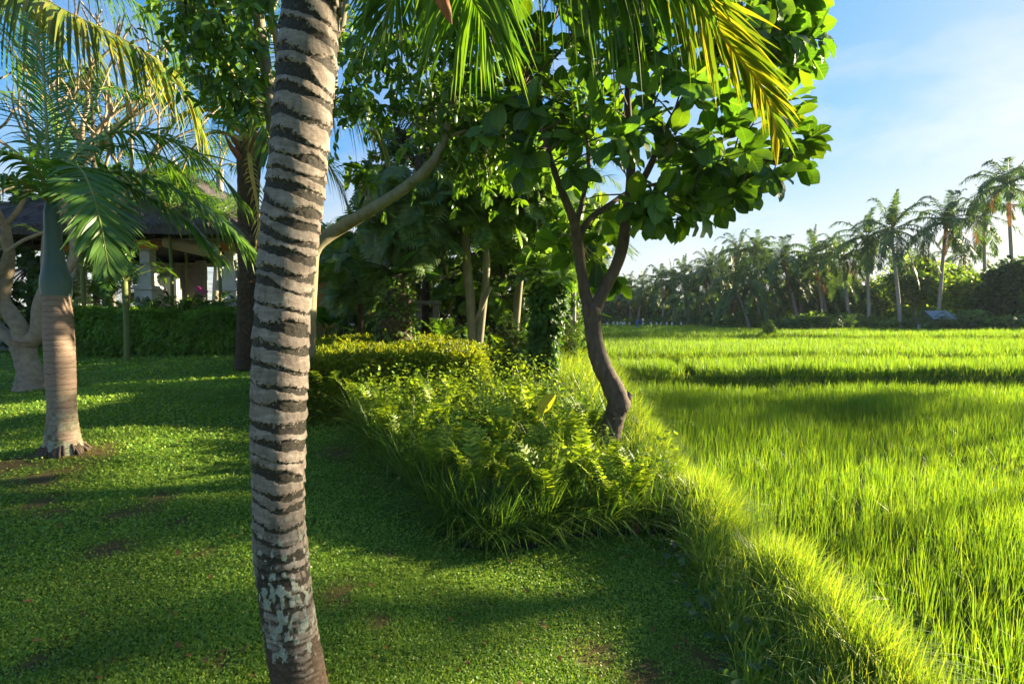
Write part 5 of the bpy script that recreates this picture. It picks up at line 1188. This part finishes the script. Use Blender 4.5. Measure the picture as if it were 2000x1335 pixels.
for k in range(9):
    x = a[0] + .1 + (b[0] - a[0] - .2) * k / 8; tube(mb, np.array([(x, a[1], zb), (x, a[1], 1.2), (x, a[1], 1.95)]), .012, 6)
for z in (zb + .2, 1.85): tube(mb, np.array([(a[0] + .09, a[1], z), ((a[0] + b[0]) / 2, a[1], z), (b[0] - .09, a[1], z)]), .015, 6)
mb.build('gate_leaf', M_black, r, loc=loc)
# ------------------------------------------------------------------ the palm grove beyond the rice
CROWNS = []
def crown_mesh(k):
    mb = MB(); n = [24, 21, 26, 22, 19][k]
    for j in range(n):
        f = j / n; a = 2.4 * j + rng.normal(0, .25); h = np.array([math.cos(a), math.sin(a), 0])
        el = math.radians(66 - 112 * f + rng.normal(0, 12)); l = rng.uniform(3.3, 4.4) * (1 - .15 * f)
        u = h * math.cos(el) + Z * math.sin(el)
        sag = (.36 + .4 * math.cos(el))
        pts = [Z * 0, u * l * .35, u * l * .68 - Z * l * sag * .22, u * l * .92 - Z * l * sag * .62]
        frond(mb, pts, 46, .66, .075, .6, r0=.035, seg=2, mat=0, rmat=1, rseg=4, start=.14, jit=.1, broken=.12)
    # dry skirt
    for j in range(2):
        a = rng.uniform(0, 6.28); h = np.array([math.cos(a), math.sin(a), 0]); l = rng.uniform(1.6, 2.8)
        frond(mb, [Z * -.1, h * .5 - Z * .3, h * .8 - Z * l * .6, h * .75 - Z * l], 26, .4, .05, .8, r0=.03, seg=2, mat=2, rmat=2, rseg=4)
    n = 9; p = rng.normal(0, .22, (n, 3)) - Z * .3
    for q in p: tube(mb, np.array([q - Z * .13, q - Z * .05, q + Z * .06, q + Z * .13]), [.03, .12, .12, .03], 7, 1)
    me = mb.build('crown', [M_far, M_petiole, M_dead], loc=(0, 0, 0)); data = me.data; bpy.data.objects.remove(me); return data
CROWNS = [crown_mesh(k) for k in range(5)]
def part_from(data, name, parent, loc, rz, sc):
    o = bpy.data.objects.new(name, data); C.objects.link(o); o.parent = parent; o.location = loc; o.rotation_euler = (rng.normal(0, .08), rng.normal(0, .08), rz); o.scale = (sc * 1.3,) * 3; return o
def far_palm(cx, cy, bx, d, label=None, sc=1.0, k=None, zb=None):
    zb = zb if zb is not None else (.25 if d > 40 else .2)
    top = P(cx, cy, d); bb = P(bx, 640, d); base = np.array([bb[0], bb[1] + rng.normal(0, .3), zb])
    r = thing('tall_coconut_palm', label or 'slim hazy coconut palm in the grove beyond the rice fields', 'palm tree', tuple(base), 'coconut palms of the far grove')
    mb = MB(); L = top[2] - zb
    mid = base * .45 + top * .55 + (base - top) * [.1, .1, 0]; mid[2] = zb + L * .5
    q = curve([np.r_[base - Z * .3, .24], np.r_[base + (mid - base) * .25, .17], np.r_[mid, .14], np.r_[top - Z * .1, .11]], 26)
    tube(mb, q[:, :3], q[:, 3] * (1 + .05 * (np.arange(26) % 2)), 8, 0, True); mb.build('trunk', M_bark_far, r, loc=tuple(base))
    part_from(CROWNS[k if k is not None else rng.integers(0, 5)], 'crown', r, top - base, rng.uniform(0, 6.28), sc)
    return r
far_palm(1968, 362, 1984, 46, 'tallest coconut palm, at the right edge of the picture', 1.05, 0)
far_palm(1922, 420, 1919, 52, 'coconut palm half hidden just left of the tallest one', 1.0, 1)
far_palm(1848, 432, 1832, 48, 'coconut palm with a straight trunk behind the little tin roofed hut', 1.0, 2)
far_palm(1740, 448, 1762, 48, 'coconut palm with thin trunk curving right, second from the hut leftwards', 1.0, 3)
far_palm(1691, 462, 1699, 51, 'coconut palm with a pale upright trunk, third from the hut leftwards', 1.0, 4)
far_palm(1645, 500, 1658, 54, 'coconut palm with short wide crown beside the upright pale trunk', .95, 0)
for cx, cy, bx, d in [(1592, 496, 1606, 58), (1601, 545, 1612, 60), (1530, 512, 1562, 58), (1480, 490, 1500, 66), (1444, 488, 1432, 68), (1470, 556, 1489, 58), (1436, 560, 1466, 58), (1500, 520, 1515, 64), (1386, 524, 1398, 72), (1408, 530, 1404, 74), (1362, 548, 1370, 76),
                      (1336, 538, 1338, 78), (1312, 546, 1320, 80), (1292, 548, 1296, 76), (1254, 560, 1246, 82), (1228, 566, 1232, 84), (1206, 575, 1206, 86), (1182, 585, 1184, 86), (1160, 590, 1160, 88), (1275, 578, 1270, 84), (1345, 575, 1340, 70), (1560, 560, 1572, 62), (1620, 530, 1622, 66), (1140, 585, 1142, 88), (1115, 590, 1112, 90),
                      (1425, 540, 1440, 76), (1300, 580, 1305, 90), (1235, 590, 1240, 92), (1390, 570, 1384, 84), (1520, 560, 1530, 74), (1455, 520, 1450, 80), (1575, 520, 1580, 72), (1670, 540, 1676, 70), (1790, 520, 1800, 72), (1880, 500, 1880, 70)]:
    far_palm(cx, cy, bx, d, sc=rng.uniform(.9, 1.12))

# broadleaf trees and bushes of the grove
def grove_tree(px, d, h, rx, n, mat, label, leaf=.36, group='leafy trees of the far grove', base_open=.35, cl=90):
    d += 6; q = P(px, 640, d); base = np.array([q[0], q[1], .2]); r = thing('leafy_tree', label, 'tree', tuple(base), group)
    mb = MB(); h *= rng.uniform(.85, 1.45); rx *= rng.uniform(.75, 1.1); tp = base + Z * h * .62; tube(mb, curve([base - Z * .2, base + Z * h * .3 + RT * rng.normal(0, .2), tp], 14), np.linspace(.16, .06, 14), 8, 0, True, .1)
    u = rdir(cl); rad = rng.uniform(.35, 1, (cl, 1)) ** .6; T = base + Z * h * (base_open + (1 - base_open) * .5) + u * rad * [rx, rx, h * (1 - base_open) * .5]
    T += rng.normal(0, .25, T.shape)
    nd = curve([base + Z * h * .2, tp], 12)
    for k, t in enumerate(T):
        if k % 2 == 0:
            a = nd[rng.integers(3, 12)]; tube(mb, curve([a, (a + t) / 2 + Z * .15, t], 6), np.linspace(.04, .012, 6), 4, 0, False)
    mb.build('trunk', M_bark_far, r, loc=tuple(base)); mb = MB()
    i = np.repeat(np.arange(cl), n); N = len(i); p = T[i] + rng.normal(0, .42, (N, 3)) * [1, 1, .6]
    dd = rdir(N); dd[:, 2] -= .3; inst(mb, LEAF_S, p, dd, nrm(Z + rng.normal(0, .7, (N, 3))), leaf * rng.uniform(.6, 1.3, N), wide=1.3)
    mb.build('crown', mat, r, loc=tuple(base)); return r
for px, d, h, rx, n, m, lab in [(1785, 50, 6.2, 2.7, 55, M_grove, 'bright rounded leafy tree left of the tin roofed hut'), (1905, 46, 6.0, 3.2, 40, M_grove, 'open crowned tree with lacy branches right of the hut'), (1985, 40, 4.6, 2.6, 70, M_dark, 'dense dark tree at the right edge under the tallest palm'),
                                (1715, 56, 5.6, 2.6, 35, M_grove, 'thin airy tree between the two pale palm trunks'), (1955, 44, 3.9, 2.4, 60, M_dark, 'low dark spreading tree below the lacy branches'), (1850, 52, 5.2, 2.6, 45, M_grove, 'yellow green tree above the hut roof'),
                                (1670, 56, 4.2, 2.4, 50, M_grove, 'rounded tree at the foot of the wide crowned palm'), (1630, 58, 4.8, 2.4, 50, M_grove, 'tall bushy tree in the middle of the grove'), (1560, 60, 4.2, 2.8, 50, M_grove, 'bushy tree left of the middle of the grove')]:
    grove_tree(px, d, h, rx, n, m, lab, cl=100)
for px, d, h in [(1490, 64, 4.0), (1430, 66, 3.8), (1380, 74, 4.5), (1330, 78, 4.6), (1280, 82, 5.0), (1230, 86, 5.0), (1180, 88, 5.2), (1130, 88, 5.4), (1080, 90, 5.5), (1745, 60, 4.4), (1820, 62, 4.6), (1925, 60, 4.8), (1600, 68, 4.6), (1520, 70, 4.8), (1990, 58, 4.8), (1455, 76, 5.4)]:
    grove_tree(px, d, h, 3.4, 36, M_grove, 'dark leafy tree filling the shade between the far palms', leaf=.45, cl=100, base_open=.05)
# undergrowth along the foot of the grove reads as one mass
mb = MB(); n = 26000; px = rng.uniform(1060, 2150, n); t = np.clip((px - 1500) / 500, -.9, 1.3)
d = np.where(px > 1480, 46 + (1750 - px) * .03, 56 + (1480 - px) * .085) + rng.uniform(0, 7, n) + 2
hh = .3 + 2.4 * fbm(px * .02, d * .15, 3)
q = np.array([0, 0, CAMZ]) + np.c_[(px - 1000) / 1000 * d, d, np.zeros(n)]; q[:, 2] = .15 + hh * rng.random(n) ** .8
dd = rdir(n); inst(mb, LEAF_S, q, dd, nrm(Z + rng.normal(0, .7, (n, 3)) - np.array([0, .5, 0])), rng.uniform(.25, .6, n), wide=1.5)
tag(mb.build('undergrowth', M_bush), 'dark tangled undergrowth along the foot of the palm grove', 'undergrowth', kind='stuff')
# young palms and low plants in front of the grove
for px, d, l, lab in [(1872, 42, 2.6, 'young palm with upright fan of fronds right of the hut'), (1655, 45, 2.2, 'young palm low in front of the pale palm trunks'), (1812, 42, 2.2, 'pale young palm left of the hut'), (1548, 50, 2.2, 'small bushy palm behind the lone paddy shrub'), (1995, 40, 2.0, 'young palm at the right edge by the rice')]:
    q = P(px, 640, d); small_palm(lab, (q[0], q[1], .3), .05, 10, l, .6, .05, M_far, up=.9, nl=26, tilt=(.1, .75), w=.07)
q = P(1500, 660, 31.5); shrub('paddy_shrub', 'lone rounded shrub on the terrace edge in the rice', (q[0], q[1], .2), .62, .62, 1.15, 26, .12, M_bush, clusters=60, sink=.25)
for px, lab in [(1815, 'dark red leaved shrub left of the hut'), (1856, 'dark red leaved shrub under the hut eave')]:
    q = P(px, 640, 41.5); shrub('croton_shrub', lab, (q[0], q[1], .25), .5, .5, .8, 20, .2, M_red, clusters=26)
# little hut
q = P(1842, 640, 44); loc = (q[0], q[1], .25); r = thing('field_hut', 'small field hut with a grey tin roof among the palms', 'hut', loc)
x, y = q[0], q[1]
for sx in (-1.1, 1.1):
    for sy in (0, 1.6):
        mb = MB(); tube(mb, np.array([(x + sx, y + sy, .1), (x + sx, y + sy, 1.0), (x + sx, y + sy, 1.72)]), .06, 8); mb.build('post', M_wood, r, loc=loc)
mb = MB(); box(mb, (x - 1.05, y + 1.5, .2), (x + 1.05, y + 1.58, 1.6)); mb.build('wall', M_dim, r, loc=loc)
mb = MB(); n = 40; xx = np.linspace(x - 1.25, x + 1.25, n); zz = .03 * np.sin(np.arange(n) * 2.0)
V = np.concatenate([np.c_[xx, np.full(n, y - .5), zz + 1.62], np.c_[xx * .75 + x * .25, np.full(n, y + .9), zz + 2.35], np.c_[xx, np.full(n, y + 2.2), zz + 1.6]])
i = np.arange(n - 1); F = np.concatenate([np.stack([i, i + 1, i + 1 + n, i + n], 1), np.stack([i + n, i + n + 1, i + 2 * n + 1, i + 2 * n], 1)])
mb.add(V, F, 0); mb.add(V - Z * .03, F[:, ::-1], 0); mb.build('roof', M_tin, r, loc=loc)
q = P(1795, 640, 43); r = thing('pale_post', 'short pale post standing at the field edge left of the hut', 'post', (q[0], q[1], .2)); mb = MB(); b = np.array([q[0], q[1], .2])
tube(mb, np.array([b - Z * .1, b + Z * .5, b + Z * .95, b + Z * 1.0]), [.13, .12, .12, .05], 10, 0, True, .1); mb.build('shaft', M_white, r)
# white scare flags on sticks in the farthest rice
FLAG = None
for px, d in [(1184, 62), (1204, 62.5), (1214, 62), (1196, 74), (1203, 80), (1210, 72), (1218, 66), (1228, 64), (1254, 63), (1269, 62.2), (1280, 62.3), (1289, 62.1), (1300, 62.4), (1310, 62.2), (1328, 63)]:
    q = P(px, 640, d); loc = (q[0], q[1], .3)
    if FLAG is None:
        FLAG = thing('scare_flag', 'white rag on a short stick in the farthest rice terrace', 'flag', loc, 'white flags in the distant rice'); b = np.array(loc)
        mb = MB(); tube(mb, np.array([b, b + Z * .5, b + Z * .95]), .015, 5); mb.build('stick', M_wood, FLAG)
        mb = MB(); mb.add([b + Z * .95, b + Z * .62, b + Z * .58 + RT * .22 + np.array([0, .05, 0]), b + Z * .9 + RT * .26 - np.array([0, .04, 0])], [(0, 1, 2, 3)]); mb.build('rag', M_white, FLAG)
    else: dup(FLAG, loc, rng.uniform(-.6, .6))
# farmer bending in the distant rice
def farmer():
    q = P(1243, 640, 58); b = np.array([q[0], q[1], .3]); r = thing('person', 'farmer in a blue shirt and pale hat bending over the distant rice', 'person', tuple(b))
    J = {'pelvis': (0, 0, .88), 'spine': (.12, -.02, 1.08), 'chest': (.32, -.03, 1.2), 'neck': (.45, -.03, 1.22), 'head': (.55, -.03, 1.22), 'crown': (.66, -.03, 1.22), 'hl': (0, .09, .85), 'kl': (.06, .1, .47), 'al': (-.02, .1, .08), 'tl': (.14, .1, .04),
         'hr': (0, -.11, .85), 'kr': (.08, -.12, .47), 'ar': (-.02, -.12, .08), 'tr': (.14, -.12, .04), 'sl': (.36, .16, 1.18), 'el': (.42, .2, .92), 'wl': (.55, .12, .72), 'fl': (.6, .08, .62), 'sr': (.36, -.2, 1.18), 'er': (.44, -.22, .92), 'wr': (.56, -.14, .74), 'fr': (.6, -.1, .64)}
    R = dict(pelvis=.13, spine=.12, chest=.14, neck=.055, head=.09, crown=.07, hl=.09, kl=.06, al=.04, tl=.03, hr=.09, kr=.06, ar=.04, tr=.03, sl=.065, el=.042, wl=.03, fl=.03, sr=.065, er=.042, wr=.03, fr=.03)
    E = ['pelvis spine', 'spine chest', 'chest neck', 'neck head', 'head crown', 'pelvis hl', 'hl kl', 'kl al', 'al tl', 'pelvis hr', 'hr kr', 'kr ar', 'ar tr', 'chest sl', 'sl el', 'el wl', 'wl fl', 'chest sr', 'sr er', 'er wr', 'wr fr']
    ks = list(J); me = bpy.data.meshes.new('body'); me.from_pydata([J[k] for k in ks], [tuple(ks.index(s) for s in e.split()) for e in E], [])
    o = bpy.data.objects.new('body', me); C.objects.link(o); o.parent = r
    sk = o.modifiers.new('skin', 'SKIN'); 
    if not me.skin_vertices: bpy.context.view_layer.update()
    if not me.skin_vertices:
        bpy.context.view_layer.objects.active = o; bpy.ops.mesh.customdata_skin_add()
    for k, v in zip(ks, me.skin_vertices[0].data): v.radius = (R[k],) * 2; v.use_root = k == 'pelvis'
    o.modifiers.new('sub', 'SUBSURF').render_levels = 2
    me.materials.append(solidmat('blue_work_clothes', (.05, .1, .25), (.08, .15, .32), 6))
    mb = MB(); c = b + np.array([.66, -.03, 1.22]); tube(mb, np.array([c - RT * .03, c + RT * .02, c + RT * .12, c + RT * .16]), [.26, .2, .07, .01], 14); mb.build('hat', M_blind, r)
farmer()

# unseen flat-crowned trees added on the right: their crowns shade the near lawn and a strip of rice
def shade_tree(label, cx, cy, cz, rx, ry, rz, cl, per=48):
    base = np.array([cx + .6, cy, -.6]); r = thing('added_shade_tree', label, 'tree', tuple(base))
    mb = MB(); top = np.array([cx, cy, cz - .3]); q = curve([base - Z * .3, base + Z * 3 + RT * .2, top], 20); tube(mb, q, np.linspace(.13, .06, 20), 10, 0, True, .08); mb.build('trunk', M_bark_far, r, loc=tuple(base))
    u = rdir(cl) * rng.uniform(.1, 1, (cl, 1)) ** .5; T = np.array([cx, cy, cz]) + u * [rx, ry, rz]
    mb = MB()
    for t in T: twig(mb, q[-1 - rng.integers(0, 4)], t, .025, .008)
    i = np.repeat(np.arange(cl), per); N = len(i); p = T[i] + rng.normal(0, .3, (N, 3)) * [1, 1, .6]; d = rdir(N)
    inst(mb, LEAF_S, p, d, nrm(Z + rng.normal(0, .6, (N, 3))), .24 * rng.uniform(.6, 1.3, N), wide=1.5)
    mb.build('crown', [M_bush, M_bark_far], r, loc=tuple(base))
shade_tree('tall flat crowned tree added out of view to shade the near lawn', 20.1, 14.1, 8.3, 2.7, 2.8, .5, 170, 4)
shade_tree('second flat crowned tree added out of view to shade a strip of rice', 29.7, 21.6, 7.3, 5.0, 3.0, 1.1, 130, 13)
shade_tree('small flat crowned tree added out of view to shade the lower lawn', 20.7, 12.5, 7.4, 1.7, 1.6, .45, 80, 3)
# ------------------------------------------------------------------ camera, sky, sun
AZ, EL = 66.0, 16.0
cam = bpy.data.cameras.new('camera'); co = bpy.data.objects.new('camera', cam); C.objects.link(co)
cam.lens = 18; cam.sensor_width = 36; cam.clip_end = 5000; cam.clip_start = .05
co.location = (0, 0, CAMZ); co.rotation_euler = (PI / 2 - TH, 0, 0)
sc = bpy.context.scene; sc.camera = co
w = bpy.data.worlds.new('World'); sc.world = w; w.use_nodes = True
nt = w.node_tree; nt.nodes.clear()
out = nt.nodes.new('ShaderNodeOutputWorld'); bg = nt.nodes.new('ShaderNodeBackground')
sky = nt.nodes.new('ShaderNodeTexSky'); sky.sky_type = 'NISHITA'; sky.sun_disc = False
sky.sun_elevation = math.radians(EL); sky.sun_rotation = math.radians(AZ)
sky.air_density = 1.0; sky.dust_density = .9; sky.ozone_density = 2.5
bg.inputs[1].default_value = .085
# thin high cloud, brighter towards the horizon haze
cv = coord(nt, (1, 1, 3.2), 'Generated')
cn = noise(nt, 2.1, 6, .62, cv, .4)
cf = ramp(nt, [(.42, (0, 0, 0)), (.7, (.6, .6, .6))], cn)
L = nt.links
vm = nt.nodes.new('ShaderNodeVectorMath'); vm.operation = 'MULTIPLY_ADD'; bs = nt.nodes.new('ShaderNodeRGBToBW'); L.new(sky.outputs[0], bs.inputs[0]); L.new(bs.outputs[0], vm.inputs[0]); vm.inputs[1].default_value = (.5, .5, .5); vm.inputs[2].default_value = (1, 1, 1)
dv = nt.nodes.new('ShaderNodeVectorMath'); dv.operation = 'DIVIDE'; L.new(sky.outputs[0], dv.inputs[0]); L.new(vm.outputs[0], dv.inputs[1])
bw = nt.nodes.new('ShaderNodeRGBToBW'); L.new(dv.outputs[0], bw.inputs[0])
sc2 = nt.nodes.new('ShaderNodeMath'); sc2.operation = 'MULTIPLY_ADD'; sc2.inputs[1].default_value = 1.0; sc2.inputs[2].default_value = .35; L.new(bw.outputs[0], sc2.inputs[0])
cc = nt.nodes.new('ShaderNodeCombineColor'); [L.new(sc2.outputs[0], cc.inputs[i]) for i in range(3)]
hs = nt.nodes.new('ShaderNodeHueSaturation'); hs.inputs['Saturation'].default_value = 1.36; L.new(dv.outputs[0], hs.inputs['Color'])
tn = mixc(nt, hs.outputs[0], (.86, .93, .97), 1.0, 'MULTIPLY')
tc = nt.nodes.new('ShaderNodeTexCoord'); sx = nt.nodes.new('ShaderNodeSeparateXYZ'); L.new(tc.outputs['Generated'], sx.inputs[0])
mr = nt.nodes.new('ShaderNodeMapRange'); mr.inputs[1].default_value = .02; mr.inputs[2].default_value = .36; mr.inputs[3].default_value = .6; mr.inputs[4].default_value = 0; mr.interpolation_type = 'SMOOTHSTEP'; L.new(sx.outputs[2], mr.inputs[0])
lowh = mixc(nt, tn, mixc(nt, cc.outputs[0], (1.0, .95, .92), 1.0, 'MULTIPLY'), mr.outputs[0])
L.new(mixc(nt, lowh, cc.outputs[0], cf), bg.inputs[0])
L.new(bg.outputs[0], out.inputs[0])
# air: a thin even haze round the whole place
hb = MB(); box(hb, (-420, -60, -3), (420, 420, 19)); hz = hb.build('haze', None if False else bpy.data.materials.new('haze_air')); hz['kind'] = 'stuff'; hz['label'] = 'thin pale morning haze over the fields'; hz['category'] = 'haze'
hm = hz.data.materials[0]; hm.use_nodes = True; hn = hm.node_tree; hn.nodes.clear(); ho = hn.nodes.new('ShaderNodeOutputMaterial'); pv = hn.nodes.new('ShaderNodeVolumePrincipled')
pv.inputs['Color'].default_value = (.75, .85, 1, 1); pv.inputs['Density'].default_value = .00028; pv.inputs['Anisotropy'].default_value = 0; hn.links.new(pv.outputs[0], ho.inputs['Volume'])
sun = bpy.data.lights.new('sun', 'SUN'); sun.energy = 3.7; sun.angle = math.radians(.7); sun.color = (1, .84, .56)
so = bpy.data.objects.new('sun', sun); C.objects.link(so)
sd = Vector((math.sin(math.radians(AZ)) * math.cos(math.radians(EL)), math.cos(math.radians(AZ)) * math.cos(math.radians(EL)), math.sin(math.radians(EL))))
so.rotation_euler = sd.to_track_quat('Z', 'Y').to_euler(); so.location = (20, 10, 12)
sc.view_settings.view_transform = 'Standard'; sc.view_settings.look = 'None'; sc.view_settings.exposure = 2.92; sc.view_settings.gamma = 1
cy = sc.cycles
cy.max_bounces = 7; cy.diffuse_bounces = 4; cy.glossy_bounces = 2; cy.transmission_bounces = 5; cy.transparent_max_bounces = 4; cy.volume_bounces = 0
cy.caustics_reflective = False; cy.caustics_refractive = False; cy.sample_clamp_indirect = 6
